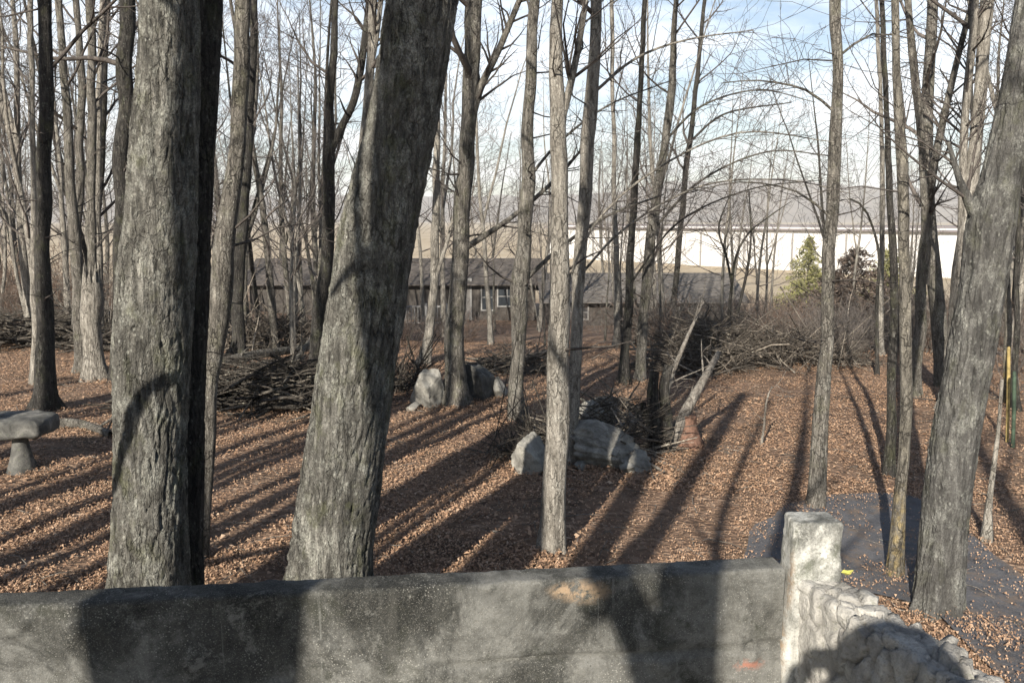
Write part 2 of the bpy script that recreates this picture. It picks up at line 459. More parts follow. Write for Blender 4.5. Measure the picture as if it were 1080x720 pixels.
for j in range(nr):
    s = j / (nr - 1)
    rr2 = 3350 + 1700 * s
    for i in range(na):
        az = R(-48 + 96 * i / (na - 1))
        prof = math.sin(min(1, s * 1.25) * math.pi / 2) if s < 0.8 else 1.0 - (s - 0.8) * 1.2
        A = math.degrees(az)
        crest = 150 + 45 * noise.noise((A * 0.07, 0.3, 1.7)) + 22 * noise.noise((A * 0.25, 2.2, 5.1)) + 35 * math.exp(-((A - 15) / 9.0) ** 2)
        rough = 16 * noise.noise((A * 0.9, s * 5, 2)) * prof
        hz = -7 + crest * prof + rough + (3.0 * noise.noise((A * 9, s * 40, 3)) + 2.0 * noise.noise((A * 23, s * 80, 8))) * prof
        hv.append((rr2 * math.sin(az), rr2 * math.cos(az), hz))
q = grid_faces(na, nr)
tag(mesh_np('hills', np.array(hv), q.ravel(), np.full(len(q), 4), hm.m), kind='structure')

# ------------------------------------------------------------------ terrace, parapet, pillar, rubble wall
FLOOR = 1.38
A0 = at_z(0, 640, 1.9); B0 = at_z(812, 600, 1.9)
wd = (B0 - A0); wd.z = 0; wd.normalize()
wo = Vector((-wd.y, wd.x, 0))                 # outward (away from the camera)
def wall_mesh(name, start, direction, out, length, thick, top, bottom, step, disp, mat, col=None):
    """a wall as one closed skin: inner face, rounded top, outer face"""
    prof = []
    r = min(0.014 if thick < .12 else .03, thick * 0.3)
    z = bottom
    while z < top - r: prof.append((0.0, z)); z += step
    for k in range(5):
        a = k / 4 * math.pi / 2; prof.append((r - r * math.cos(a), top - r + r * math.sin(a)))
    n = max(2, int((thick - 2 * r) / step))
    for k in range(1, n): prof.append((r + (thick - 2 * r) * k / n, top))
    for k in range(5):
        a = k / 4 * math.pi / 2; prof.append((thick - r + r * math.sin(a), top - r + r * math.cos(a)))
    z = top - r - step * 3
    while z > bottom: prof.append((thick, z)); z -= step * 3
    nl = int(length / step) + 1
    vs = []
    for i in range(nl):
        s = length * i / (nl - 1)
        for o, z in prof:
            vs.append(disp(start + direction * s, s, o, z, out))
    q = grid_faces(len(prof), nl)
    ob = mesh_np(name, np.array(vs), q.ravel(), np.full(len(q), 4), mat)
    return ob
def conc_disp(base, s, o, z, out):
    p = base + out * o
    n = 0.008 * noise.noise((s * 2.5, z * 3, o * 5)) + 0.005 * noise.noise((s * 11, z * 11, o * 11)) - 0.012 * sstep(.35, .6, noise.noise((s * 9 + 40, z * 9, o * 9))) + 0.0035 * noise.noise((s * 40, z * 40, o * 40))
    dz = 0.002 * noise.noise((s * 6, 1.0, 2.0)) + 0.003 * noise.noise((s * 23, 1.0, 5.0)) if z > 1.8 else 0
    gl = 1.625 + 0.012 * noise.noise((s * 1.5, 3, 3)) + 0.02 * (s - 3.3)   # cold joint in the pour
    if o < 0.02:
        k = math.exp(-((z - gl) / 0.008) ** 2) * sstep(3.25, 3.6, s)
        n += 0.022 * k
        if z < gl: n -= 0.008 * sstep(3.2, 3.6, s)
    sgn = 1 if o < 0.05 else -1
    q = p + out * (n * sgn)
    return (q.x, q.y, z + dz)
START = A0 - wd * 2.2
WL = (B0 - START).length + 0.05
par = wall_mesh('parapet_wall', START, wd, wo, WL, 0.105, 1.9, 0.0, 0.013, conc_disp, G_CONC)
tag(par, 'long weathered grey concrete parapet wall across the bottom, stained and mottled', 'parapet')
def paint_attr(ob, name, spots):
    me = ob.data
    co = np.empty(len(me.vertices) * 3, dtype=np.float32); me.vertices.foreach_get('co', co); co = co.reshape(-1, 3)
    val = np.zeros(len(co), dtype=np.float32)
    for c, rx, rz in spots:
        d = np.sqrt((np.linalg.norm(co[:, :2] - np.array(c[:2]), axis=1) / rx) ** 2 + ((co[:, 2] - c[2]) / rz) ** 2)
        val = np.maximum(val, np.clip(1.6 * (1.0 - d), 0, 1))
    at_ = me.attributes.new(name, 'FLOAT', 'POINT')
    at_.data.foreach_set('value', val)
def on_wall(u, v):
    d = ray(u, v); o = Vector((0, 0, CAM_H))
    t = (A0 - o).dot(wo) / d.dot(wo)
    return o + d * t
paint_attr(par, 'rust', [(on_wall(616, 624), 0.10, 0.045), (on_wall(598, 622), 0.07, 0.03)])
paint_attr(par, 'redmark', [(on_wall(789, 699), 0.06, 0.02)])

pl = at_z(838, 552, 2.05); pr = at_z(890, 552, 2.05)
pxd = Vector((pr.x - pl.x, pr.y - pl.y, 0)).normalized(); pyd = Vector((-pxd.y, pxd.x, 0))
PW, PD = (pr - pl).length, 0.125
def rrect(n_side=14, rad=0.12):
    """points round a unit square with rounded corners"""
    out = []
    for (cx_, cy_, a0) in ((1, 1, 0), (-1, 1, 90), (-1, -1, 180), (1, -1, 270)):
        for k in range(4):
            a = R(a0 + 90 * k / 3)
            out.append((cx_ * (0.5 - rad) + rad * math.cos(a), cy_ * (0.5 - rad) + rad * math.sin(a)))
        nx, ny = {(1, 1): (-1, 1), (-1, 1): (-1, -1), (-1, -1): (1, -1), (1, -1): (1, 1)}[(cx_, cy_)]
        e = out[-1]; a = R(a0 + 90)
        f = (nx * (0.5 - rad) + rad * math.cos(a), ny * (0.5 - rad) + rad * math.sin(a))
        for k in range(1, n_side): out.append((e[0] + (f[0] - e[0]) * k / n_side, e[1] + (f[1] - e[1]) * k / n_side))
    return out
PTOP = 2.05
ringp = rrect()
rows = [(z, 1.0) for z in np.arange(0.0, PTOP - 0.02, 0.014)] + [(PTOP - 0.02 + 0.02 * math.sin(a), 1 - 0.12 * (1 - math.cos(a))) for a in np.linspace(0, math.pi / 2, 5)]
rows += [(PTOP, k) for k in (0.75, 0.6, 0.45, 0.3, 0.15, 0.02)]
vs = []
for hz, sc_ in rows:
    spread = 1.0 + 0.30 * sstep(1.98, 1.60, hz)
    for x, y in ringp:
        x, y = x * sc_, y * sc_
        px_ = x * PW if x > 0 else x * PW * spread
        py_ = y * PD if y > 0 else y * PD * (1 + 0.5 * sstep(2.0, 1.85, hz))
        p = pl + pxd * (PW * 0.5 + px_) + pyd * (PD * 0.5 + py_)
        dd = 0.007 * noise.noise((p.x * 14, p.y * 14, hz * 14)) + 0.004 * noise.noise((p.x * 45, p.y * 45, hz * 45))
        l = math.hypot(x, y) + 1e-6
        p = p + (pxd * (x / l) + pyd * (y / l)) * dd * min(1, sc_ * 1.2)
        vs.append((p.x, p.y, hz + dd * 0.6 * (hz > PTOP - 0.03)))
q = grid_faces(len(ringp), len(rows), True)
pil = mesh_np('pillar', np.array(vs), q.ravel(), np.full(len(q), 4), G_PILLAR)
tag(pil, 'squat concrete corner pillar rising above the parapet and meeting the rubble wall', 'pillar')
paint_attr(pil, 'rust', [((pl.x - 0.02, pl.y, 1.86), 0.035, 0.14), ((pl.x - 0.02, pl.y, 1.62), 0.03, 0.12)])
paint_attr(pil, 'redmark', [])

C0 = at_z(893, 605, 1.89); D0 = at_z(1078, 716, 1.89)
rd = (D0 - C0); rd.z = 0; rd.normalize()
ro = Vector((-rd.y, rd.x, 0))
if ro.x < 0: ro = -ro
RT = 0.17
def rub_disp(base, s, o, z, out):
    P = (s * 15.0 + 0.6 * noise.noise((s * 8, o * 8, z * 8)), o * 13.0, z * 8.5)
    d, pt = noise.voronoi(P, distance_metric='DISTANCE')
    e = d[1] - d[0]
    st = min(1.0, e / 0.16) ** 0.5
    hv_ = noise.cell_vector((pt[0][0] * 3.1 + 9, pt[0][1] * 3.1, pt[0][2] * 3.1)) - Vector((.5, .5, .5))
    fac = hv_.dot(Vector(P) - pt[0])
    cellh = noise.cell((pt[0][0] * 3.1, pt[0][1] * 3.1, pt[0][2] * 3.1))
    amp = 0.034 * st - 0.014 + 0.016 * cellh * st + 0.034 * fac * st + 0.006 * noise.noise((s * 26, o * 26, z * 16)) + 0.005 * noise.noise((s * 60, o * 60, z * 34)) + 0.004 * noise.noise((s * 120, o * 120, z * 80))
    k = sstep(0.06, 0.3, s)                      # smooth mortar cap next to the pillar
    amp = amp * (0.35 + 0.65 * k)
    c2 = Vector((o - RT / 2, z - (1.89 - RT / 2)))
    if c2.y < 0: c2.y = 0
    c2.normalize()
    p = base + out * (o + c2.x * (amp - 0.024))
    return (p.x, p.y, z + c2.y * (amp - 0.024))
rub = wall_mesh('rubble_wall', C0 - ro * RT - rd * 0.06, rd, ro, 2.6, RT, 1.89, 0.0, 0.0065, rub_disp, G_RUBBLE)
tag(rub, 'rough grey rubble stone wall running back from the pillar towards the viewer', 'stone wall')
bm = bmesh.new()
lp = at_z(893, 608, 1.9)
lv = [bm.verts.new((lp.x + dx, lp.y + dy, lp.z + dz)) for dx, dy, dz in ((-.017, 0, .016), (-.008, .009, .020), (.006, .012, .016), (.020, .002, .022), (.006, -.010, .015), (-.009, -.009, .020))]
cvt = bm.verts.new((lp.x, lp.y, lp.z + 0.008))
for i in range(6): bm.faces.new((lv[i], lv[(i + 1) % 6], cvt))
lo = from_bm('yellow_leaf', bm, mat_plain('yellow_leaf', (0.48, 0.45, 0.11), 0.5))
sd = lo.modifiers.new('thick', 'SOLIDIFY'); sd.thickness = 0.002
tag(lo, 'small bright yellow leaf lying on the rubble wall next to the pillar', 'leaf')

bm = bmesh.new()
t1 = START + wo * 0.05; t2 = B0 + wo * 0.05
pts = [(t1.x, t1.y), (C0.x - 0.05, C0.y), ((C0 + rd * 2.4).x - 0.05, (C0 + rd * 2.4).y), (2.0, -6), (-4, -6)]
up_ = [bm.verts.new((x, y, FLOOR)) for x, y in pts]; dn_ = [bm.verts.new((x, y, -0.3)) for x, y in pts]
bm.faces.new(up_); bm.faces.new(dn_[::-1])
for i in range(len(pts)): bm.faces.new((up_[i], up_[(i + 1) % 5], dn_[(i + 1) % 5], dn_[i]))
tag(from_bm('terrace', bm, mat_stone('terrace_slab', (0.12, 0.115, 0.10), (0.22, 0.21, 0.19), (0.32, 0.31, 0.28))), kind='structure')

# ------------------------------------------------------------------ trees
def grow(T, p, d, length, r, level, sides, up=0.15, wig=0.25, kids=5, minr=0.0022):
    """one branch and everything that grows from it, into the tube collector"""
    n = max(3, int(length / 0.28)) if level < 3 else 3
    n = min(n, 9)
    pts, rad = [p], [r]
    dd = np.array(d, dtype=float)
    st = length / n
    P = np.array(p, dtype=float)
    dirs = [dd.copy()]
    for i in range(n):
        dd = dd + rng.normal(0, wig, 3) * 0.6 + np.array([0, 0, up * 0.5])
        dd /= np.linalg.norm(dd)
        P = P + dd * st
        pts.append(P); dirs.append(dd.copy())
        rad.append(max(minr, r * (1 - 0.85 * (i + 1) / n)))
    T.add(pts, rad, sides)
    if level >= 3 or kids <= 0: return
    for k in range(kids):
        f = 0.2 + 0.75 * (k + rng.random()) / kids
        i = min(n - 1, int(f * n)); s = f * n - i
        q0 = np.array(pts[i]) * (1 - s) + np.array(pts[i + 1]) * s
        dv = dirs[i]
        side = np.cross(dv, rng.normal(0, 1, 3)); side /= np.linalg.norm(side) + 1e-9
        nd = dv * rng.uniform(0.5, 0.9) + side * rng.uniform(0.5, 0.9)
        nd /= np.linalg.norm(nd)
        rloc = rad[i] * (1 - s) + rad[i + 1] * s
        grow(T, q0, nd, length * rng.uniform(0.35, 0.6) * (1 - 0.4 * f), max(minr, rloc * 0.6), level + 1,
             max(3, sides - 1), up, wig * 1.1, max(2, kids - 1) if level < 2 else 0, minr)

def along(path, f):
    x = f * (len(path) - 1); i = min(len(path) - 2, int(x)); s = x - i
    return path[i] * (1 - s) + path[i + 1] * s, path[i + 1][:3] - path[i][:3]

def trunk_disp(amp, seed, fissure=0.0, z0=None):
    def f(pts, rr, ang):
        out = rr.copy()
        zb = pts[0][2] + 0.12 if z0 is None else z0
        ca, sa = np.cos(ang), np.sin(ang)
        for i in range(rr.shape[0]):
            z = pts[i][2]
            for j in range(rr.shape[1]):
                r0 = rr[i, j]
                x, y = ca[j] * r0, sa[j] * r0
                n = amp * (noise.noise((x * 4 + seed, y * 4, z * 1.3)) + 0.5 * noise.noise((x * 11 + seed, y * 11, z * 3)))
                if fissure:
                    wx = 0.5 * noise.noise((x * 9, y * 9 + seed, z * 5))
                    n1 = abs(noise.noise((x * 17 + seed + wx, y * 17, z * 2.6)))
                    n2 = abs(noise.noise((x * 30 + wx, y * 30 + seed, z * 6.5)))
                    msk = 0.35 + 0.65 * sstep(-0.25, 0.25, noise.noise((x * 3 + seed, y * 3, z * 0.9)))
                    n -= fissure * 1.5 * msk * max(0.0, 1 - n1 / 0.13)
                    n -= fissure * 0.6 * msk * max(0.0, 1 - n2 / 0.16)
                    n += fissure * 0.45 * noise.noise((x * 48 + seed, y * 48, z * 18)) + fissure * 0.3 * noise.noise((x * 90, y * 90 + seed, z * 60))
                hgt = z - zb
                if hgt < 0.9: n += 0.9 * math.exp(-max(0.0, hgt) / 0.17) * max(-0.15, noise.noise((ca[j] * 1.9 + seed, sa[j] * 1.9, 5.0)))
                out[i, j] = r0 * (1 + n)
        return out
    return f

def px_path(poly, y, lean=0.0):
    """trunk axis from measured outline points, standing at depth y"""
    out = []
    for k, (u, v, w) in enumerate(poly):
        yy = y + lean * k
        p = at(u, v, yy)
        depth = p.y * CT - (p.z - CAM_H) * ST
        out.append((p.x, p.y, p.z, 0.5 * w * depth / F))
    return out

def make_tree(name, label, poly, y=None, mat=B_MID, twig=B_TWIG, height=14.0, forks=(), limbs=9, low=0.36, group=None, big=False,
              llen=(1.5, 3.6), kids=6, cat='tree', broken=False, flare=1.55, lean=0.0, sides=None):
    if y is None:
        y = ground_at(poly[0][0], poly[0][1]).y
    P = px_path(poly, y, lean)
    b = P[0]
    gz = g(b[0], b[1])
    if b[2] - gz > 0.05:
        d = (np.array(P[0]) - np.array(P[1]));
        sl = d[:2] / max(0.2, abs(d[2])) * (b[2] - gz)
        P.insert(0, (b[0] + sl[0] * 0.5, b[1] + sl[1] * 0.5, gz, b[3] * 1.06))
    P[0] = (P[0][0], P[0][1], gz - 0.12, P[0][3])
    vis_top = P[-1]
    if not broken:
        d = np.array(P[-1][:3]) - np.array(P[-2][:3]); d /= np.linalg.norm(d)
        p = np.array(P[-1][:3]); r = P[-1][3]
        ztop = gz + height
        n = max(2, int((ztop - p[2]) / 1.2))
        for k in range(n):
            d = d + rng.normal(0, 0.05, 3) + np.array([0, 0, 0.06]); d /= np.linalg.norm(d)
            p = p + d * (ztop - vis_top[2]) / n
            P.append((p[0], p[1], p[2], max(0.008, r * (1 - 0.93 * (k + 1) / n))))
    base = Vector((P[0][0], P[0][1], gz))
    path = catmull(P, 0.026 if big else 0.16)
    path[:, 3] = np.maximum(path[:, 3], 0.005)
    zz = path[:, 2] - gz
    path[:, 3] *= 1 + (flare - 1) * np.exp(-np.maximum(zz, 0) / (0.22 if not big else 0.35))
    t = tag(empty(name, base), label, cat, group)
    T = Tubes()
    sides = sides or (150 if big else (20 if path[0, 3] > 0.06 else 12))
    seed = rng.random() * 50
    if big:
        k = int(np.searchsorted(path[:, 2], vis_top[2] + 0.4))
        T.add(path[:k + 1, :3], path[:k + 1, 3], sides, trunk_disp(0.08, seed, 0.075))
        T.add(path[k - 1:, :3], path[k - 1:, 3], 24, trunk_disp(0.05, seed, 0, -50))
    else:
        for i_ in range(1, len(path)):
            q_ = path[i_]; k_ = min(1.0, (q_[2] - gz) * 1.5)
            q_[0] += k_ * (q_[3] * .5 * noise.noise((seed, q_[2] * 1.1, 1)) + .012 * noise.noise((seed, q_[2] * 3, 4)))
            q_[1] += k_ * q_[3] * .6 * noise.noise((seed, q_[2] * 1.1, 7))
        T.add(path[:, :3], path[:, 3], sides, trunk_disp(0.2, seed))
    Br = Tubes()
    for fk in forks:
        fp = catmull(px_path(fk, y, lean), 0.15)
        fp[:, 3] = np.maximum(fp[:, 3], 0.004)
        T.add(fp[:, :3], fp[:, 3], 12 if fp[0, 3] > 0.03 else 6, None)
        L = np.linalg.norm(fp[-1, :3] - fp[0, :3])
        d = fp[-1, :3] - fp[-2, :3]; d /= np.linalg.norm(d) + 1e-9
        if fk[-1][1] <= 5:
            grow(Br, fp[-1, :3], d, 4.0, fp[-1, 3], 1, 6, 0.25, 0.15, 6)
        for k in range(int(6 + L * 5)):
            a, dv = along(fp, rng.uniform(0.25, 1.0))
            side = np.cross(dv, rng.normal(0, 1, 3)); side /= np.linalg.norm(side) + 1e-9
            nd = dv / (np.linalg.norm(dv) + 1e-9) * 0.7 + side * 0.7
            grow(Br, a[:3], nd, rng.uniform(0.4, 1.2), max(0.003, a[3] * 0.4), 2, 4, 0.08, 0.3, 3)
    if not big and not broken:
        for k in range(int(rng.integers(5, 11))):            # dead twigs low on the stem
            a, dv = along(path, rng.uniform(0.12, 0.5))
            az = rng.uniform(0, 6.28)
            grow(Br, a[:3], np.array([math.cos(az), math.sin(az), rng.uniform(-.1, .7)]), rng.uniform(.3, 1.5), max(.004, a[3] * .16), 2, 4, .05, .35, 3)
    if limbs and not broken:
        for k in range(limbs):
            zt = gz + height * (low + (0.97 - low) * (k + rng.random()) / limbs)
            i = min(len(path) - 2, int(np.searchsorted(path[:, 2], zt)))
            a = path[i]
            az = rng.uniform(0, 2 * math.pi)
            f = (zt - gz) / height
            d = np.array([math.cos(az), math.sin(az), rng.uniform(0.35, 1.0)]); d /= np.linalg.norm(d)
            grow(Br, a[:3], d, rng.uniform(*llen) * (1.25 - 0.5 * f), max(0.008, a[3] * rng.uniform(0.3, 0.5)), 1, 5, 0.18, 0.22, kids)
    if broken and P[-1][3] > 0.05:
        for k in range(9):
            a_ = 2 * math.pi * k / 9; r_ = P[-1][3] * 0.72
            q_ = np.array(P[-1][:3]) + np.array([math.cos(a_) * r_, math.sin(a_) * r_, -0.1])
            T.add([q_, q_ + np.array([0, 0, rng.uniform(.12, .3)]), q_ + np.array([rng.normal(0, .02), rng.normal(0, .02), rng.uniform(.3, .5)])], [r_ * .5, r_ * .32, .004], 5)
    T.build('trunk', mat, t, base)
    if Br.v: Br.build('branches', twig, t, base)
    return t

TREES = [
 # the three big trunks close to the terrace
 dict(name='maple_tree', label='massive rough grey trunk, leftmost of the two big trunks behind the parapet', y=5.6, big=True, mat=B_BIG, height=15,
      poly=[(157, 640, 74), (158, 520, 72), (160, 400, 76), (165, 290, 76), (172, 180, 70), (177, 90, 64), (178, 0, 60), (178, -40, 58)], limbs=8, low=0.5),
 dict(name='maple_tree', label='dark shaded trunk pressed close against the right side of the leftmost big trunk', y=6.15, big=True, mat=B_DARK, height=14,  # dark bark colour carries the shade cast by the big trunk in front
      poly=[(196, 620, 32), (198, 500, 32), (200, 400, 34), (204, 280, 34), (209, 180, 32), (212, 90, 36), (216, 0, 36), (217, -40, 34)], limbs=7, low=0.5),
 dict(name='maple_tree', label='massive trunk leaning to the right, behind the middle of the parapet', y=5.9, big=True, mat=B_BIG, height=15,
      poly=[(347, 640, 80), (350, 590, 80), (361, 500, 82), (371, 430, 80), (381, 360, 80), (398, 250, 80), (411, 185, 76), (426, 120, 72), (437, 60, 74), (446, 0, 74), (451, -40, 72)], limbs=8, low=0.5),
 dict(name='crooked_tree', label='thick grey trunk with a knee bend leaning out of the right edge of the view', y=6.3, big=True, flare=1.15, mat=B_SMOOTH, height=13,
      poly=[(984, 668, 42), (990, 620, 46), (996, 560, 47), (1008, 460, 46), (1024, 370, 47), (1037, 300, 45), (1046, 232, 46), (1056, 190, 40), (1068, 140, 40), (1080, 80, 40), (1093, 0, 40)],
      forks=[[(1038, 235, 14), (1026, 222, 12), (1012, 190, 7), (1000, 150, 4)]], limbs=7, low=0.5),
 # middle distance
 dict(name='slender_tree', label='straight grey tree standing alone in the centre, forking at mid height with a flared foot', mat=B_PALE,
      poly=[(582, 578, 25), (584, 520, 24), (587, 440, 25), (588, 350, 22), (589, 250, 19), (588, 150, 17), (588, 100, 15), (588, 0, 13)],
      forks=[[(589, 140, 8), (598, 105, 8), (609, 55, 7), (618, 0, 6)], [(588, 330, 4), (625, 240, 3), (690, 180, 2.4), (780, 140, 1.8), (880, 150, 1)]], limbs=10, flare=1.3),
 dict(name='slender_tree', label='slim tan tree just behind the lone central forked tree, with a lighter stem', mat=B_PALE, y=10.2,
      poly=[(600, 500, 14), (606, 400, 13), (611, 300, 13), (617, 200, 14), (624, 100, 14), (629, 0, 12)],
      forks=[[(624, 100, 3.6), (670, 62, 2.8), (725, 42, 2), (795, 32, 1)], [(612, 290, 3), (660, 240, 2.4), (740, 196, 2), (830, 190, 1.5), (900, 205, .9)]], limbs=10),
 dict(name='slender_tree', label='grey tree rising from behind the small pale rock, left of the central forked tree', mat=B_MID,
      poly=[(545, 442, 15), (547, 380, 15), (549, 300, 18), (555, 200, 14), (559, 100, 12), (563, 0, 11)],
      forks=[[(556, 190, 3.6), (588, 152, 2.8), (640, 112, 2), (705, 86, 1)], [(549, 300, 5), (590, 262, 4), (640, 228, 3), (700, 205, 1.5)]], limbs=10),
 dict(name='forked_tree', label='stout tan grey tree standing in front of the split boulders', mat=B_MID, flare=1.5,
      poly=[(480, 427, 25), (480, 370, 21), (484, 300, 18), (490, 200, 17), (496, 100, 17), (501, 0, 18)],
      forks=[[(492, 150, 9), (506, 95, 8), (525, 55, 7), (548, 0, 6)], [(490, 262, 7), (512, 248, 6), (545, 225, 5), (585, 190, 4), (620, 150, 2)]], limbs=11),
 dict(name='slender_tree', label='leaning mossy tree with a yellowish foot beside the shaded dark trunk', mat=B_MID, y=7.3,
      poly=[(213, 610, 12), (216, 520, 13), (221, 420, 17), (231, 350, 22), (239, 250, 21), (247, 190, 18), (252, 150, 17), (256, 60, 17), (257, 0, 17)], limbs=8, flare=1.2),
 dict(name='slender_tree', label='slim dark tree on the slope left of the brush pile, behind the leaning mossy tree', mat=B_DARK,
      poly=[(251, 376, 15), (252, 310, 12), (257, 200, 11), (265, 100, 9), (268, 0, 7)], limbs=10),
 dict(name='dark_tree', label='tall nearly black trunk just left of the leftmost big trunk', mat=B_DARK,
      poly=[(123, 402, 15), (125, 320, 12), (128, 200, 15), (131, 100, 16), (134, 0, 16)], limbs=9),
 dict(name='dark_tree', label='straight black trunk standing behind the stone bench at the left', mat=B_DARK,
      poly=[(47, 432, 20), (47, 350, 18), (47, 200, 14), (49, 0, 14)], limbs=9),
 dict(name='slender_tree', label='thin pale stem hugging the left side of the black trunk behind the bench', mat=B_PALE, y=15.5,
      poly=[(38, 410, 10), (37, 300, 8), (36, 200, 6), (32, 0, 5)], limbs=8),
 dict(name='slender_tree', label='brown trunk leaning left just beside the broken pale snag', mat=B_MID,
      poly=[(86, 393, 13), (82, 300, 12), (75, 180, 10), (66, 60, 8), (62, 0, 7)], limbs=9),
 dict(name='slender_tree', label='upright grey stem rising directly behind the broken pale snag', mat=B_MID, y=19,
      poly=[(97, 350, 10), (97, 250, 9), (97, 120, 9), (95, 0, 8)], limbs=9),
 dict(name='slender_tree', label='thin stem right of the one behind the broken pale snag', mat=B_PALE, y=22,
      poly=[(106, 345, 8), (104, 250, 7), (104, 120, 6), (109, 0, 6)], limbs=9),
 dict(name='slender_tree', label='grey stem between the black trunk and the broken snag, curved near the top', mat=B_MID, y=21,
      poly=[(80, 350, 8), (83, 220, 8), (86, 90, 8), (80, 0, 6)], limbs=9),
 dict(name='dark_tree', label='dark forked tree whose right limb slants up towards the leaning big trunk', mat=B_DARK,
      poly=[(325, 408, 13), (333, 360, 13), (341, 300, 13), (346, 240, 13), (348, 160, 12), (349, 100, 8), (354, 0, 7)],
      forks=[[(347, 165, 9), (357, 140, 8), (372, 110, 8), (380, 75, 8), (386, 30, 7), (389, 0, 6)]], limbs=10),
 dict(name='slender_tree', label='pale trunk showing past the upper left side of the leaning big trunk', mat=B_PALE, y=13,
      poly=[(372, 400, 12), (378, 250, 11), (386, 120, 10), (393, 40, 9), (394, 0, 9)],
      forks=[[(387, 90, 6), (396, 45, 6), (402, 0, 5)]], limbs=8),
 dict(name='slender_tree', label='pale thin tree with a split foot just left of the boulders', mat=B_PALE,
      poly=[(447, 385, 11), (455, 320, 9), (459, 240, 9), (460, 150, 7), (466, 60, 5), (470, 0, 4)],
      forks=[[(457, 300, 5), (470, 260, 4), (482, 215, 3)]], limbs=9),
 dict(name='dark_tree', label='slim dark trunk behind the layered rock, dark from foot to crown', mat=B_DARK,
      poly=[(657, 405, 12), (661, 350, 9), (666, 250, 8), (675, 100, 6), (680, 0, 5)],
      forks=[[(664, 300, 2.6), (715, 235, 2), (790, 200, 1.5), (865, 190, .9)]], limbs=10),
 dict(name='slender_tree', label='tan tree with a gentle bend just right of the slim dark trunk', mat=B_MID,
      poly=[(675, 402, 9), (681, 320, 11), (685, 265, 11), (695, 200, 10), (707, 100, 8), (713, 0, 5)], forks=[[(690, 240, 3), (740, 190, 2.4), (810, 160, 1.7), (880, 165, 1)], [(700, 150, 3), (740, 112, 2.2), (800, 95, 1.5), (860, 108, .9)]], limbs=10),
 dict(name='slender_tree', label='thin dark sapling leaning right beside the stick tangle', mat=B_DARK,
      poly=[(707, 356, 6), (711, 310, 6), (717, 240, 6), (725, 170, 6), (733, 100, 5), (743, 0, 4)], forks=[[(727, 150, 2.6), (765, 120, 2), (835, 108, 1.1)]], limbs=9),
 dict(name='slender_tree', label='thin pale upright stem left of the slim dark trunk', mat=B_PALE,
      poly=[(651, 366, 7), (650, 280, 6), (648, 180, 5), (645, 0, 4)], limbs=9),
 dict(name='slender_tree', label='tall clean grey tree rising from behind the corner pillar', mat=B_MID, y=8.6,
      poly=[(857, 560, 16), (864, 460, 16), (871, 370, 14), (876, 250, 12.5), (881, 160, 13), (884, 90, 11), (883, 0, 11)], limbs=9, flare=1.15,
      forks=[[(877, 230, 2.8), (840, 202, 2.1), (780, 192, 1.5), (720, 205, .9)], [(884, 60, 3), (920, 36, 2), (965, 42, 1)], [(882, 120, 3), (850, 95, 2.6), (800, 85, 1.6), (760, 88, 1)]]),
 dict(name='slender_tree', label='thin tree with yellow lichen at its foot behind the rubble wall', mat=B_YEL, y=6.9,
      poly=[(942, 628, 16), (948, 560, 14), (953, 480, 12), (956, 400, 12), (954, 320, 12), (953, 200, 11), (947, 100, 9), (944, 0, 8)], limbs=9, flare=1.1),
 dict(name='forked_tree', label='grey forked tree with a right limb curving up, behind the yellow-footed thin tree', mat=B_MID, y=14,
      poly=[(962, 425, 14), (969, 350, 12), (975, 260, 9), (973, 170, 8), (968, 100, 8), (957, 0, 7)],
      forks=[[(976, 300, 8), (979, 240, 8), (985, 175, 8), (1001, 100, 7), (1013, 50, 6), (1026, 0, 6)]], limbs=9),
 dict(name='pale_tree', label='pale twin-stemmed tree just left of the knee-bent thick trunk', mat=B_PALE, y=13,
      poly=[(998, 448, 17), (1008, 370, 16), (1016, 260, 15), (1027, 170, 13), (1034, 100, 12), (1041, 0, 13)],
      forks=[[(1014, 270, 8), (1015, 200, 8), (1018, 120, 8), (1026, 40, 8), (1029, 0, 7)]], limbs=9),
 dict(name='slender_tree', label='thin pale stem left of the yellow-footed tree, rooted in the brambles', mat=B_PALE, y=20,
      poly=[(927, 400, 7), (929, 320, 6), (931, 200, 5), (928, 90, 4), (924, 0, 4)], limbs=9),
 dict(name='slender_tree', label='dark straight stem directly left of the yellow-footed tree at the driveway edge', mat=B_DARK, y=9.8,
      poly=[(938, 500, 10), (940, 420, 9), (943, 300, 8), (936, 150, 6), (930, 0, 5)], limbs=8),
 dict(name='crooked_sapling', label='crooked sapling with hooked top to the right of the pillar tree', mat=B_DARK, y=17, height=6.0,
      poly=[(926, 395, 4), (924, 330, 3.6), (927, 270, 3), (915, 225, 2.4), (897, 210, 2), (880, 214, 1)], broken=True, cat='sapling'),
 dict(name='pale_sapling', label='bare whitish broken sapling stick upright on the leaves right of the thick trunk', mat=B_PALE, y=None,
      poly=[(1040, 570, 9), (1042, 540, 7), (1047, 500, 5), (1052, 460, 4), (1056, 400, 3)], broken=True, cat='sapling'),
 dict(name='young_tree', label='thin yellowish stem standing near the right edge behind the thick trunk', mat=B_YEL, y=13.5,
      poly=[(1062, 462, 7), (1062, 400, 7), (1063, 300, 6), (1068, 150, 5), (1072, 0, 4)], limbs=7),
 dict(name='young_tree', label='thin dark stem at the right edge beside the yellowish one', mat=B_DARK, y=13,
      poly=[(1070, 468, 7), (1071, 400, 6), (1073, 280, 5), (1076, 120, 4), (1082, 0, 4)], limbs=7),
 dict(name='crooked_sapling', label='twisted dark sapling forking low in front of the lake beside the stick tangle', mat=B_DARK, y=19, height=6,
      poly=[(768, 360, 4), (771, 310, 3), (776, 270, 2.6), (790, 245, 2), (812, 228, 1.5), (835, 212, .8)], broken=True, cat='sapling',
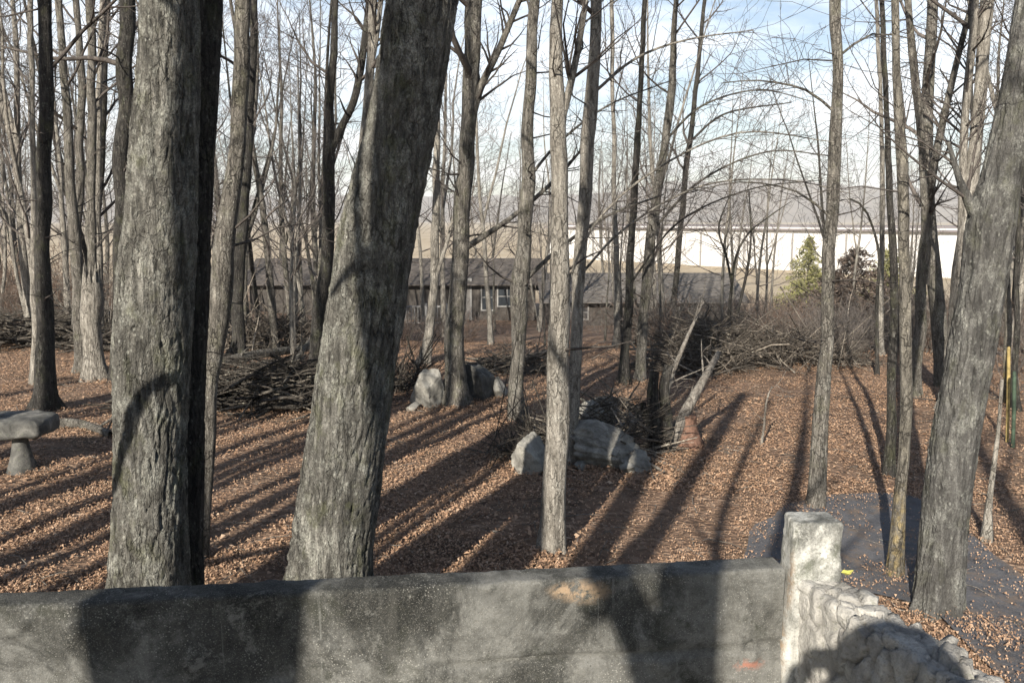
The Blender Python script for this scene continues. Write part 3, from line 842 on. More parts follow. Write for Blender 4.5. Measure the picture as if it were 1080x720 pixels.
      forks=[[(772, 300, 3), (766, 270, 2.5), (758, 240, 2), (770, 205, 1)], [(778, 330, 3), (788, 285, 3), (792, 250, 2), (790, 200, 1)]]),
 dict(name='broken_snag', label='gnarled pale snag snapped off low, left of the big trunks', mat=B_PALE, cat='dead tree',
      poly=[(101, 396, 22), (99, 370, 19), (96, 340, 21), (97, 315, 22), (97, 298, 19)], broken=True, flare=1.4, y=16.0),
]
for d in TREES: make_tree(**d)

# ------------------------------------------------------------------ the wood behind: each tree a thing, shapes shared between copies
def proto_tree(h, r, seed, mat, twig, fork, kids=5, limbs=13):
    """trunk and branches of a bare tree standing at the origin"""
    st = rng.bit_generator.state
    T, Br = Tubes(), Tubes()
    P = []
    p = np.array([0, 0, -0.3]); d = np.array([rng.normal(0, 0.04), rng.normal(0, 0.04), 1.0])
    n = 9
    for k in range(n + 1):
        P.append((*p, max(0.012, r * (1 - 0.9 * (k / n) ** 1.1))))
        d = d + np.array([rng.normal(0, 0.045), rng.normal(0, 0.045), 0.03]); d /= np.linalg.norm(d)
        p = p + d * h / n
    path = catmull(P, 0.35)
    path[:, 3] *= 1 + 0.5 * np.exp(-np.maximum(path[:, 2], 0) / 0.25)
    T.add(path[:, :3], path[:, 3], 9, trunk_disp(0.12, seed))
    if fork:
        i = int(len(path) * rng.uniform(0.2, 0.4))
        az = rng.uniform(0, 6.28)
        q0 = path[i]; dd = np.array([math.cos(az) * 0.35, math.sin(az) * 0.35, 1.0])
        pts = [q0[:3]]; rad = [q0[3] * 0.75]
        for k in range(8):
            dd = dd + np.array([rng.normal(0, 0.06), rng.normal(0, 0.06), 0.12]); dd /= np.linalg.norm(dd)
            pts.append(pts[-1] + dd * h * 0.075); rad.append(q0[3] * 0.75 * (1 - 0.1 * (k + 1)))
        T.add(pts, rad, 7)
        for k in range(2, 9):
            az = rng.uniform(0, 6.28)
            grow(Br, pts[k], (math.cos(az), math.sin(az), 0.8), rng.uniform(1.0, 2.2), rad[k] * 0.4, 1, 4, 0.2, 0.25, kids, 0.005)
    for k in range(limbs):
        f = 0.22 + 0.75 * (k + rng.random()) / limbs
        a = path[min(len(path) - 1, int(f * len(path)))]
        az = rng.uniform(0, 6.28)
        grow(Br, a[:3], np.array([math.cos(az), math.sin(az), rng.uniform(0.4, 1.1)]) / 1.3, rng.uniform(1.5, 3.8) * (1.2 - 0.6 * f), max(0.010, a[3] * 0.4), 1, 4, 0.2, 0.28, kids, 0.005)
    t = T.build('trunk', mat); b = Br.build('branches', twig)
    return t.data, b.data, [t, b]
PROTO = []
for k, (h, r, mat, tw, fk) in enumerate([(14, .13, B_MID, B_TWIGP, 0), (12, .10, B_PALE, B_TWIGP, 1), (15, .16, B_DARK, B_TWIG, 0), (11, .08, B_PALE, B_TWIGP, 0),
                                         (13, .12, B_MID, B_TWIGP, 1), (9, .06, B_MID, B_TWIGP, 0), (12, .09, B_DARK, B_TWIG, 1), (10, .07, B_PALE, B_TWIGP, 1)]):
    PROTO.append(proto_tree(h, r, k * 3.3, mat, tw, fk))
for *_, obs in PROTO:
    for o in obs: bpy.data.objects.remove(o)
KIND = ['grey', 'pale forked', 'dark thick', 'thin pale', 'grey forked', 'very thin grey', 'dark forked', 'slight pale forked']
def copy_tree(k, x, y, label, group, sc=1.0, rz=None, name='bare_tree', tilt=0.04):
    t = tag(empty(name, (x, y, g(x, y))), label, 'tree', group)
    t.rotation_euler = (rng.normal(0, tilt), rng.normal(0, tilt), rng.uniform(0, 6.28) if rz is None else rz)
    t.scale = (sc, sc, sc)
    link(bpy.data.objects.new('trunk', PROTO[k][0]), t)
    link(bpy.data.objects.new('branches', PROTO[k][1]), t)
    return t
used_xy = []
def far_trees(u0, u1, y0, y1, n, where, group, kinds=range(8), scale=(0.8, 1.15)):
    c = 0; tries = 0
    while c < n and tries < 4000:
        tries += 1
        y = rng.uniform(y0, y1); u = rng.uniform(u0, u1)
        x = (u - 540) / F * y * 1.02
        if any((x - a) ** 2 + (y - b) ** 2 < 0.9 for a, b in used_xy): continue
        if 40 < y < 50 and -14.5 < x < 11.5: continue
        used_xy.append((x, y)); c += 1
        k = int(rng.choice(list(kinds)))
        copy_tree(k, x, y, '%s bare tree %s' % (KIND[k], where), group, rng.uniform(*scale))
far_trees(-60, 125, 20, 34, 20, 'in the wood beyond the left brush pile', 'bare trees beyond the left brush pile')
far_trees(-120, 130, 36, 75, 44, 'deep in the thicket at the far left', 'bare trees deep at the far left')
far_trees(215, 345, 21, 36, 19, 'between the two big trunks, in front of the dark cabin', 'bare trees between the big trunks')
far_trees(215, 420, 52, 80, 13, 'behind the long dark cabin, seen between the big trunks', 'bare trees behind the dark cabin')
far_trees(420, 560, 22, 38, 7, 'near the porch end of the dark cabin', 'bare trees by the porch', (1, 3, 5, 7))
far_trees(560, 780, 24, 37, 9, 'in front of the low grey shed', 'bare trees in front of the shed', (1, 3, 5, 7), (0.7, 1.0))
far_trees(780, 1000, 24, 42, 10, 'among the brambles at the right', 'bare trees in the brambles', (3, 5, 6, 7), (0.55, 0.9))
far_trees(990, 1180, 15, 34, 20, 'beyond the driveway at the far right', 'bare trees at the far right')

far_trees(430, 800, 55, 90, 11, 'on the field edge behind the cabin and the shed', 'bare trees behind the cabin and shed')

far_trees(395, 800, 18, 30, 10, 'on the leafy slope between the boulders and the cabins', 'thin trees on the slope above the cabins', (3, 5, 5, 5), (.45, .8))
far_trees(130, 345, 17, 24, 6, 'close behind the brush pile between the big trunks', 'thin trees behind the brush pile', (3, 5, 7), (.6, .95))

# trees behind and beside the viewer, whose shadows stripe the leaves and the parapet
def backtree(x, y, r, h, label, pts=None, mat=B_MID):
    P = pts or [(x, y, 0, r), (x + rng.normal(0, .1), y, h * .35, r * .85), (x + rng.normal(0, .2), y + rng.normal(0, .2), h * .7, r * .5), (x + rng.normal(0, .4), y, h, r * .1)]
    P = [np.array(p, dtype=float) for p in P]; P[0][2] = g(P[0][0], P[0][1]) - 0.2
    path = catmull(P, 0.2)
    base = Vector((P[0][0], P[0][1], g(P[0][0], P[0][1])))
    t = tag(empty('bare_tree', base), label, 'tree', 'trees standing behind the viewer')
    T, Br = Tubes(), Tubes()
    T.add(path[:, :3], path[:, 3], 14, trunk_disp(0.1, x))
    for k in range(7):
        f = rng.uniform(0.45, 0.97); a = path[int(f * (len(path) - 1))]; az = rng.uniform(0, 6.28)
        grow(Br, a[:3], np.array([math.cos(az), math.sin(az), 0.8]) / 1.28, rng.uniform(1.2, 2.6), max(0.01, a[3] * 0.45), 1, 5, 0.2, 0.22, 4)
    T.build('trunk', mat, t, base); Br.build('branches', B_TWIG, t, base)
    return t
def upstream(p, dist, side=0.0):
    """a spot dist metres back along the sunlight from p (horizontal distance)"""
    x = p[0] - math.sin(SUN_AZ) * dist + math.cos(SUN_AZ) * side
    y = p[1] - math.cos(SUN_AZ) * dist - math.sin(SUN_AZ) * side
    return x, y, p[2] + dist * math.tan(SUN_EL)
BACK = [  # (spot on the ground that the trunk shades, distance back towards the sun, trunk radius, height)
  (ground_at(60, 545), 3.2, .10, 15), (ground_at(20, 585), 5, .13, 15), (ground_at(100, 596), 6, .09, 14), (ground_at(60, 500), 5, .08, 14), (ground_at(90, 470), 7.5, .13, 16), (ground_at(30, 520), 8, .12, 15),
 (ground_at(10, 612), 4, .09, 15), (ground_at(-60, 560), 5, .12, 15), (ground_at(-30, 470), 6, .12, 15), (ground_at(-120, 500), 8, .14, 15), (ground_at(-90, 440), 10, .14, 15), (ground_at(40, 440), 10, .12, 15), (ground_at(100, 430), 12, .12, 15),
 (ground_at(265, 500), 7, .10, 14), (ground_at(262, 548), 6.5, .11, 15), (ground_at(240, 600), 7.5, .10, 15), (ground_at(290, 470), 9, .10, 15),
 (ground_at(440, 540), 8.5, .075, 15), (ground_at(470, 470), 10.5, .09, 16), (ground_at(420, 600), 7.2, .06, 15), (ground_at(520, 500), 11, .08, 15), (ground_at(500, 590), 9, .055, 14),
 (ground_at(640, 520), 10.5, .10, 15),
 (ground_at(1060, 640), 11, .16, 14)]
AVOID = [(-5.1, -3.80), (-3.62, -2.85), (-2.42, -1.95), (-1.95, -1.30), (-1.3, -0.2), (-0.20, 0.45), (0.42, 1.0), (1.0, 1.75)]   # keep these lanes sunny: the two big trunks, the central tree, the pillar
def lane(p): return p[0] * math.cos(SUN_AZ) - p[1] * math.sin(SUN_AZ)
def clear_lane(c, r):
    for step in range(200):
        for cc in (c - step * .02, c + step * .02):
            if not any(lo_ - r < cc < hi_ + r for lo_, hi_ in AVOID): return cc
    return c
lab_b = 'bare tree behind the viewer whose trunk shades the ground in front'
for p, dist, r, h in BACK:
    c_ = lane(p); c2_ = clear_lane(c_, r)
    x, y, z = upstream(p, dist, c2_ - c_)
    backtree(x, y, r, h, lab_b)
def ext_limb(tree, pts, r0):
    """a long bent limb added to one of those trees"""
    T = Tubes(); L = catmull([(*p[:3], r0 * (1 - .6 * k / len(pts))) for k, p in enumerate(pts)], .1)
    T.add(L[:, :3], L[:, 3], 10)
    T.build('limb', B_MID, tree, tree.location)
tp = at(428, 120, 5.7)
x, y, z = upstream(tp, 6.2, -2.64 - lane(tp))
tr_ = backtree(x, y, .23, 16, 'stout tree left of the terrace that shades the top of the leaning trunk',
         [(x, y, 0, .25), (x - .02, y, z * .5, .225), (x, y, z, .22), (x + 0.1, y, z + 3, .18), (x, y, z + 8, .06)])
lp_ = [upstream(at(u, v, 5.6), 6.0) for u, v in ((425, 246), (400, 255), (375, 268), (356, 285), (330, 300))]
ext_limb(tr_, [(x, y, lp_[0][2] - .1)] + lp_, .06)

# forked tree whose split trunk darkens the left of the parapet
x, y, z = upstream(on_wall(205, 690), 4.6)
tr_ = backtree(x, y, .16, 15, 'forked tree left of the terrace that shades the left part of the parapet',
         [(x + .03, y, 0, .20), (x + .02, y, 2.6, .18), (x, y, 3.4, .20), (x - .11, y, 4.2, .19), (x - .28, y, 6.5, .13), (x - .5, y, 11, .02)])
def sh(u, v, d): return upstream(on_wall(u, v), d)
ext_limb(tr_, [(x, y, 3.0), (x + .08, y, 3.6), (x + .16, y, 4.2), (x + .32, y, 6), (x + .4, y, 9)], .19)
# tree with a bent stem that shades the right of the parapet and the leaves past it
x, y, z = upstream(on_wall(735, 660), 5.5)
tr_ = backtree(x, y, .10, 14, 'bent tree behind the terrace that shades the right part of the parapet',
         [(x + .12, y, 0, .12), (x + .05, y, 2.8, .115), (x - .03, y, 4.4, .10), (x + .1, y, 7, .08), (x, y, 11, .02)])
ext_limb(tr_, [(x + .02, y, 3.2), (x - .12, y, 4.3), (x - .42, y, 5.0), (x - .6, y, 6.0), (x - .55, y, 9)], .085)
ext_limb(tr_, [(x + .05, y, 3.3)] + [sh(u, v, 5.4) for u, v in ((700, 668), (655, 640), (620, 648))], .06)
# the limb whose curved shadow crosses the leftmost big trunk
lp_ = [upstream(at(u, v, 5.36), 3.6) for u, v in ((90, 520), (127, 474), (136, 440), (150, 412), (170, 392), (198, 376), (235, 352))]
tx, ty = lp_[0][0] - 1.0, lp_[0][1] - .1
tr_ = backtree(tx, ty, .12, 13, 'slim tree left of the terrace whose bent limb shades the leftmost big trunk')
ext_limb(tr_, [(tx, ty, lp_[0][2] - .35)] + lp_, .05)

# ------------------------------------------------------------------ boulders
def boulder(name, label, uv, size, mat, rot=0, layers=0, sub=5, seed=1.0, sink=0.25, cat='boulder', group=None, cuts=13):
    c = ground_at(*uv) if not hasattr(uv, 'x') else uv
    bm = bmesh.new()
    bmesh.ops.create_icosphere(bm, subdivisions=sub, radius=1)
    rs = random.Random(seed * 100)
    planes = [(Vector((rs.uniform(-1, 1), rs.uniform(-1, 1), rs.uniform(-.5, 1))).normalized(), rs.uniform(0.5, 0.82)) for _ in range(cuts)]
    for vt in bm.verts:
        p = vt.co.copy()
        for nrm, dd in planes:
            k = p.dot(nrm) - dd
            if k > 0: p -= nrm * k * 0.97
        p *= 1 + 0.12 * noise.noise(p * 1.6 + Vector((seed * 9, 0, 0))) + 0.05 * noise.noise(p * 5 + Vector((seed, 3, 0)))
        if layers:
            ph = p.z * layers + 0.6 * noise.noise(p * 1.2 + Vector((0, seed, 0)))
            fr = ph - math.floor(ph)
            p.x *= 1 - 0.10 * (math.exp(-((fr) / 0.10) ** 2) + math.exp(-((1 - fr) / 0.10) ** 2)) + 0.10 * noise.noise((math.floor(ph) * 3.7, seed, 0))
            p.y *= 1 - 0.10 * (math.exp(-((fr) / 0.10) ** 2) + math.exp(-((1 - fr) / 0.10) ** 2)) + 0.10 * noise.noise((math.floor(ph) * 3.7, seed, 4))
        p *= 1 + 0.045 * noise.noise(p * 7 + Vector((0, 0, seed))) + 0.03 * noise.noise(p * 15) + 0.02 * noise.noise(p * 33) - 0.05 * max(0.0, 1 - abs(noise.noise(p * 3.1 + Vector((seed, 1, 2)))) / 0.08)
        vt.co = Vector((p.x * size[0], p.y * size[1], p.z * size[2]))
    o = from_bm(name, bm, mat, smooth=True)
    o.location = (c.x, c.y, c.z + size[2] * (1 - sink) * 0.72)
    o.rotation_euler = (rs.uniform(-.08, .08), rs.uniform(-.08, .08), R(rot))
    return tag(o, label, cat, group)
boulder('boulder', 'tall pale split boulder leaning beside the stout grey tree', (450, 428), (.30, .36, .44), G_STONE, 20, 0, 5, 1.3, .1)
boulder('boulder', 'dark rounded boulder in the shade right of the stout grey tree', (505, 420), (.42, .42, .45), G_DARKSTONE, 0, 0, 5, 2.1, .15)
boulder('boulder', 'small grey boulder at the right end of the dark rounded one', (526, 418), (.16, .2, .24), G_STONE, 0, 0, 4, 3.3, .2)
boulder('rock', 'big flat layered pale rock right of the central forked tree', (638, 488), (.62, .5, .33), G_STONE, 10, 4.0, 5, 4.2, .2, 'rock')
boulder('rock', 'upper grey slab resting on the back of the layered pale rock', (628, 462), (.42, .4, .34), G_STONE, -15, 4.0, 5, 5.2, -.2, 'rock')
boulder('rock', 'pale mottled rock half buried left of the central forked tree', (556, 496), (.24, .26, .32), G_STONE, 30, 0, 5, 6.1, .2, 'rock')
boulder('rock', 'low dark rock tucked behind the pale half buried rock', (572, 470), (.26, .25, .22), G_DARKSTONE, 30, 0, 4, 7.7, .2, 'rock')
boulder('rock', 'low grey rock beside the foot of the double dark stump', (668, 494), (.28, .26, .15), G_STONE, 70, 2, 4, 8.4, .25, 'rock')

for (u, v, r_, lab) in ((598, 478, .13, 'small broken stone at the left end of the layered pale rock'), (612, 494, .10, 'fist sized stone lying in the leaves below the layered pale rock'),
                       (660, 498, .12, 'flat stone shard in front of the right end of the layered pale rock'), (580, 500, .11, 'little stone right of the pale half buried rock'), (436, 432, .12, 'little stone at the foot of the split boulder')):
    boulder('rock', lab, (u, v), (r_ * 1.4, r_, r_ * .8), G_STONE, u, 0, 3, u * .013, .3, 'rock')

boulder('rock', 'angular grey rock leaning against the left end of the layered pale rock', (603, 470), (.26, .24, .26), G_DARKSTONE, 40, 2, 4, 9.3, .15, 'rock')
boulder('rock', 'flat grey slab tilted on top of the layered pale rock', (655, 462), (.36, .3, .13), G_STONE, -25, 0, 4, 10.1, -1.6, 'rock')

# ------------------------------------------------------------------ stone bench at the left
bp = ground_at(24, 497)
bt = tag(empty('stone_bench', bp), 'rough stone bench slab on flared stone legs at the left edge of the leaves', 'bench')
bm = bmesh.new()
bmesh.ops.create_cube(bm, size=1)
bmesh.ops.subdivide_edges(bm, edges=bm.edges[:], cuts=15, use_grid_fill=True)
for vt in bm.verts:
    rx = Vector((vt.co.x * 1.5, vt.co.y * 0.55, vt.co.z * 0.24)); e_ = sum(max(0, abs(a_) - b_) ** 2 for a_, b_ in zip(rx, (.66, .20, .04))) ** .5
    p = rx * (1 - 0.0 * e_); cl = Vector([max(-b_, min(b_, a_)) for a_, b_ in zip(rx, (.66, .20, .04))]); dl = rx - cl
    p = cl + (dl.normalized() * min(dl.length, .085) if dl.length > 1e-6 else dl)
    p += Vector((1, 1, 1)) * 0.025 * noise.noise(p * 5) + Vector((0, 0, 1)) * 0.02 * noise.noise(p * 13)
    vt.co = p
o = from_bm('seat', bm, G_DARKSTONE, bt, True); o.location = (-0.40, 0.05, 0.56)
for k, dx in enumerate((0.0, -0.86)):
    T = Tubes()
    zs = np.linspace(-0.1, 0.46, 16)
    T.add([(0, 0, z) for z in zs], [0.085 + 0.075 * sstep(0.45, -0.05, z) for z in zs], 20, trunk_disp(0.12, k * 7 + 2))
    o = T.build('leg', G_DARKSTONE, bt); o.location = (dx, 0, 0)

# ------------------------------------------------------------------ logs, stumps, brush piles
def log(name, label, pts, r0, r1, mat, stubs=0, cat='log', group=None, sides=12):
    P = [(*p[:3], r0 + (r1 - r0) * k / (len(pts) - 1)) for k, p in enumerate(pts)]
    path = catmull(P, 0.1)
    T = Tubes(); T.add(path[:, :3], path[:, 3], sides, trunk_disp(0.15, rng.random() * 30))
    for k in range(stubs):
        a, dv = along(path, rng.uniform(0.15, 0.9))
        side = np.cross(dv, rng.normal(0, 1, 3)); side[2] = abs(side[2]); side /= np.linalg.norm(side) + 1e-9
        grow(T, a[:3], side * 0.8 + dv / (np.linalg.norm(dv) + 1e-9) * 0.5, rng.uniform(0.2, 0.7), a[3] * 0.4, 2, 5, 0, 0.25, 1, 0.004)
    return tag(T.build(name, mat), label, cat, group)
def gp(u, v, dz=0.0):
    p = ground_at(u, v); return (p.x, p.y, p.z + dz)
def hp(u, v, y):
    p = at(u, v, y); return (p.x, p.y, p.z)
y0 = ground_at(705, 474).y
log('leaning_log', 'pale dead log leaning up to the right beside the dark stump', [hp(705, 476, y0), hp(722, 436, y0 + .2), hp(740, 404, y0 + .5), hp(758, 372, y0 + .9)], .085, .04, B_DEAD, 4)
log('leaning_log', 'thin bent dead branch leaning right above the pale dead log', [hp(695, 440, y0 + .5), hp(707, 400, y0 + .6), hp(722, 362, y0 + .8), hp(742, 318, y0 + 1.2)], .05, .015, B_DEAD, 5, 'branch')
T = Tubes()
b = ground_at(692, 476)
for (pts, r) in (([(690, 482), (692, 450), (688, 420), (690, 392)], .10), ([(699, 480), (703, 445), (700, 410), (706, 385)], .085), ([(694, 480), (684, 455), (678, 425)], .06)):
    P = [(*hp(u, v, b.y), r * (1 - 0.12 * k)) for k, (u, v) in enumerate(pts)]
    path = catmull(P, 0.06); T.add(path[:, :3], path[:, 3], 14, trunk_disp(0.2, r * 100))
tag(T.build('split_stump', B_DARK), 'dark double stump standing behind the layered rock', 'stump')
b = ground_at(723, 470)
T = Tubes(); zs = np.linspace(-.1, .42, 14)
T.add([(b.x, b.y, b.z + z) for z in zs] + [(b.x, b.y, b.z + .43)], [0.13 + 0.10 * sstep(.35, -.1, z) for z in zs] + [0.02], 24, trunk_disp(0.2, 9))
tag(T.build('stump', mat_plain('red_rot', (0.15, 0.085, 0.06), 0.9, 0.5, 14)), 'short reddish rotten stump right of the leaning pale log', 'stump')
log('fallen_log', 'grey log lying on the leaves behind the stone bench', [gp(50, 452, .06), gp(85, 452, .07), gp(118, 462, .05)], .09, .05, B_MID, 2)
log('fallen_branch', 'crooked thin branch standing out of the leaves right of the rocks', [gp(803, 470), hp(806, 448, ground_at(803, 470).y), hp(808, 425, ground_at(803, 470).y), hp(814, 408, ground_at(803, 470).y), hp(820, 412, ground_at(803, 470).y)], .018, .008, B_DEAD, 2, 'branch')
log('fallen_branch', 'short pale stick lying in front of the dark double stump', [gp(690, 486, .02), gp(706, 492, .02), gp(722, 500, .02)], .022, .012, B_DEAD, 1, 'branch')
log('fallen_log', 'mossy log lying across the top of the layered pale rock', [gp(600, 462, .3), gp(636, 452, .42), gp(676, 462, .38)], .07, .045, B_MID, 3)
log('fallen_branch', 'pale root-like branch sprawling in front of the layered pale rock', [gp(604, 486, .10), gp(634, 494, .16), gp(668, 492, .12), gp(700, 500, .03)], .04, .015, B_DEAD, 5, 'branch')
log('fallen_log', 'long dark log on top of the brush pile between the big trunks', [gp(228, 404, .35), gp(270, 396, .42), gp(325, 384, .35)], .09, .06, B_MID, 2)
log('fallen_log', 'lower pale log across the front of the brush pile between the big trunks', [gp(232, 418, .25), gp(275, 408, .4), gp(315, 396, .3)], .07, .05, B_DEAD, 2)
log('fallen_log', 'slanting log propped on the right end of the brush pile', [gp(285, 424, .15), gp(310, 410, .45), gp(330, 396, .75)], .06, .045, B_MID, 2)
log('fallen_log', 'pale log lying right of the boulders on the lit leaves', [gp(546, 385, .08), gp(575, 378, .1), gp(598, 372, .08)], .10, .06, B_DEAD, 1)
def brush_pile(label, c, L, W, H, n, mat, rz=0.0, spread=0.35, maxr=0.03, up=0.12):
    """a tangled heap of sticks, modelled as one tangle"""
    T = Tubes()
    for k in range(n):
        f = rng.random()
        a = rz + rng.normal(0, spread * 1.7)
        ln = rng.uniform(0.5, 1.6) * min(1.2, L * 0.4 + 0.3)
        s, w = rng.uniform(-.5, .5) * L, rng.normal(0, .28) * W
        env = max(0.05, 1 - (2 * abs(s) / L) ** 2) * max(0.1, 1 - (abs(w) / W) ** 2)
        zc = H * env * f ** 1.3
        x = c[0] + s * math.cos(rz) - w * math.sin(rz); y = c[1] + s * math.sin(rz) + w * math.cos(rz)
        d = np.array([math.cos(a), math.sin(a), rng.normal(0, up * 1.8)]) * ln
        p0 = np.array([x, y, g(x, y) + zc]) - d / 2
        p0[2] = max(p0[2], g(p0[0], p0[1]) + .01)
        pts = [p0 + d * t + rng.normal(0, .03, 3) * (0 < t < 1) for t in (0, .33, .66, 1)]
        r = rng.uniform(.006, maxr) * (0.5 + 0.5 * rng.random())
        T.add(pts, [r, r * .9, r * .75, r * .4], 5)
        if rng.random() < .5:
            a2 = a + rng.choice((-.6, .6)); d2 = np.array([math.cos(a2), math.sin(a2), rng.normal(.1, .15)]) * ln * .4
            T.add([pts[1], pts[1] + d2 * .5, pts[1] + d2], [r * .6, r * .5, r * .3], 4)
    for k in range(int(n * .9)):          # fine broken twigs lying through and over the heap
        s, w = rng.uniform(-.55, .55) * L, rng.normal(0, .32) * W
        env = max(0.05, 1 - (1.8 * abs(s) / L) ** 2) * max(0.1, 1 - (abs(w) / W) ** 2)
        x = c[0] + s * math.cos(rz) - w * math.sin(rz); y = c[1] + s * math.sin(rz) + w * math.cos(rz)
        d = rng.normal(0, 1, 3); d[2] = abs(d[2]) * .7; d /= np.linalg.norm(d)
        grow(T, np.array([x, y, g(x, y) + H * env * rng.uniform(.4, 1.0)]), d, rng.uniform(.2, .8), rng.uniform(.003, .008), 2, 3, 0, .35, 2, .002)
    return tag(T.build('brush_pile', mat), label, 'brush pile')
brush_pile('dark brush pile of crossed sticks and logs between the two big trunks', gp(275, 428), 3.4, 1.1, .75, 560, B_BRUSH, .12, .5, .035)
brush_pile('tangle of reddish and white sticks on the slope below the dark cabin', gp(298, 368), 2.6, 1.2, .85, 300, B_HEAP, .2, 1.0, .03, .35)
brush_pile('low dark brush pile along the far left edge of the clearing', gp(20, 365), 6.0, 1.6, .9, 420, B_BRUSH, .05, .35, .05)
brush_pile('dark sticks heaped left of the black bench tree', gp(95, 350), 3.0, 1.4, .7, 240, B_BRUSH, .0, .4, .04)
brush_pile('grey tangled heap of thick branches right of the layered rock', gp(745, 385), 2.8, 1.8, 1.0, 380, B_HEAP, .7, .5, .028, .22)
brush_pile('wide tangled brush pile of thin grey branches in front of the brambles', gp(820, 384), 3.8, 1.6, .8, 420, B_HEAP, .1, .7, .020, .25)
brush_pile('thin dry sticks piled over the low dark rock by the central tree', gp(565, 480), .9, .5, .45, 120, B_BRUSH, .3, .8, .012, .4)
brush_pile('small pile of bark slabs and sticks on the layered rock', gp(650, 478), 1.3, .6, .75, 140, B_HEAP, .2, .5, .02, .2)
brush_pile('sticks caught round the foot of the split boulder', gp(428, 412), 1.0, .6, .4, 120, B_BRUSH, .4, .9, .02, .5)
brush_pile('old grey sticks heaped on the slope right of the stout grey tree', gp(540, 392), 1.6, .8, .45, 120, B_HEAP, .1, .5, .03, .2)

# bramble thickets along the top of the slope
def shrub_mesh(n, h, spread, seed, r=0.008, kids=4):
    T = Tubes()
    for k in range(n):
        az = rng.uniform(0, 6.28); rad0 = rng.random() ** .5 * spread * .4
        p = np.array([math.cos(az) * rad0, math.sin(az) * rad0, -.05])
        d = np.array([math.cos(az) * rng.uniform(.1, .7), math.sin(az) * rng.uniform(.1, .7), 1.0]); d /= np.linalg.norm(d)
        grow(T, p, d, h * rng.uniform(.55, 1.1), r * rng.uniform(.7, 1.5), 1, 4, -.05, .28, kids, .0035)
    return T
SHR = {}
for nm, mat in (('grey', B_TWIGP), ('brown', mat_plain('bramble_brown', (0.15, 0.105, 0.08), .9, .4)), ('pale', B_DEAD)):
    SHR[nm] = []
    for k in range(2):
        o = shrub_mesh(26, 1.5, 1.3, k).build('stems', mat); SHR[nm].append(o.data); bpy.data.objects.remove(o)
def shrub(nm, u, v, sc, label, group, y=None):
    p = ground_at(u, v) if y is None else Vector(((u - 540) / F * y * 1.0, y, 0))
    o = bpy.data.objects.new('bramble_shrub', SHR[nm][int(rng.integers(2))])
    link(o); o.location = (p.x, p.y, g(p.x, p.y)); o.rotation_euler = (0, 0, rng.uniform(0, 6.28)); o.scale = (sc * 1.15, sc * 1.15, sc)
    return tag(o, label, 'shrub', group)
for k in range(44):
    u = rng.uniform(670, 1015); y = rng.uniform(19.5, 33)
    nm = ('grey', 'brown', 'grey', 'pale')[k % 4]
    shrub(nm, u, 0, rng.uniform(.7, 1.25), '%s leafless bramble bush in the thicket behind the wide grey brush pile' % nm, 'bramble bushes behind the wide brush pile', y)
for k in range(14):
    u = rng.uniform(985, 1150); y = rng.uniform(14.5, 28)
    nm = ('brown', 'pale', 'grey')[k % 3]
    shrub(nm, u, 0, rng.uniform(.6, 1.2), '%s leafless bush at the far right beyond the driveway' % nm, 'bushes at the far right', y)
for k in range(16):
    u = rng.uniform(-60, 125); y = rng.uniform(24, 42)
    nm = ('brown', 'pale', 'brown')[k % 3]
    shrub(nm, u, 0, rng.uniform(.8, 1.9), '%s leafless bush under the trees at the far left' % nm, 'bushes at the far left', y)
for k in range(26):
    u = rng.uniform(260, 700); y = rng.uniform(23, 37)
    nm = ('grey', 'brown', 'grey')[k % 3]
    shrub(nm, u, 0, rng.uniform(.4, .85), '%s low bush on the slope in front of the cabins' % nm, 'low bushes in front of the cabins', y)

# ------------------------------------------------------------------ evergreens in front of the lake
def evergreen(label, u, vtop, y, mat, wide=0.36, seed=1, cat='evergreen', name='young_conifer'):
    x = (u - 540) / F * y
    top = at(u, vtop, y).z; gz = g(x, y); h = top - gz
    t = tag(empty(name, (x, y, gz)), label, cat)
    T = Tubes(); T.add([(0, 0, -.2), (0, 0, h * .5), (0, 0, h * .97)], [.08, .05, .01], 8); T.build('trunk', B_DARK, t)
    vs, fs = [], []
    nb = int(h * 60)
    for k in range(nb):
        f = (k + rng.random()) / nb
        z = h * (.06 + .93 * f); L = h * wide * (1 - f) ** .8 * rng.uniform(.55, 1.15) + .08
        az = rng.uniform(0, 6.28)
        L *= 1 + .55 * noise.noise((math.cos(az) * 1.5 + x, math.sin(az) * 1.5, z * .9)) * 1.6
        if L < .05: continue
        for s in range(int(6 + L * 16)):
            q = rng.random() ** .7 * L
            c = np.array([math.cos(az) * q, math.sin(az) * q, z - .25 * q + rng.normal(0, .05)]) + rng.normal(0, .05, 3)
            a = rng.normal(0, 1, 3); a /= np.linalg.norm(a); b2 = np.cross(a, rng.normal(0, 1, 3)); b2 /= np.linalg.norm(b2)
            l, w = rng.uniform(.06, .15), rng.uniform(.02, .04)
            i0 = len(vs)
            vs += [c - a * l, c + b2 * w, c + a * l, c - b2 * w]
            fs.append((i0, i0 + 1, i0 + 2, i0 + 3))
    q = np.array(fs); mesh_np('crown', np.array(vs), q.ravel(), np.full(len(q), 4), mat, t, False)
def needle(name, a, b):
    m = M(name); ge = m.node('ShaderNodeNewGeometry')
    return m.done(m.ramp(ge.outputs['Random Per Island'], [(0, a), (1, b)]), None, .7)
N_YG = needle('yellow_green_needles', (0.10, 0.105, 0.042), (0.25, 0.235, 0.10))
N_OL = needle('olive_needles', (0.07, 0.075, 0.03), (0.19, 0.17, 0.07))
N_BR = needle('brown_needles', (0.06, 0.046, 0.038), (0.15, 0.115, 0.092))
evergreen('yellow green young conifer standing in front of the lake left of the pillar tree', 852, 249, 50, N_YG, .55)
evergreen('yellow green young conifer half hidden behind the yellow-footed thin tree', 938, 258, 48, N_YG, .6)
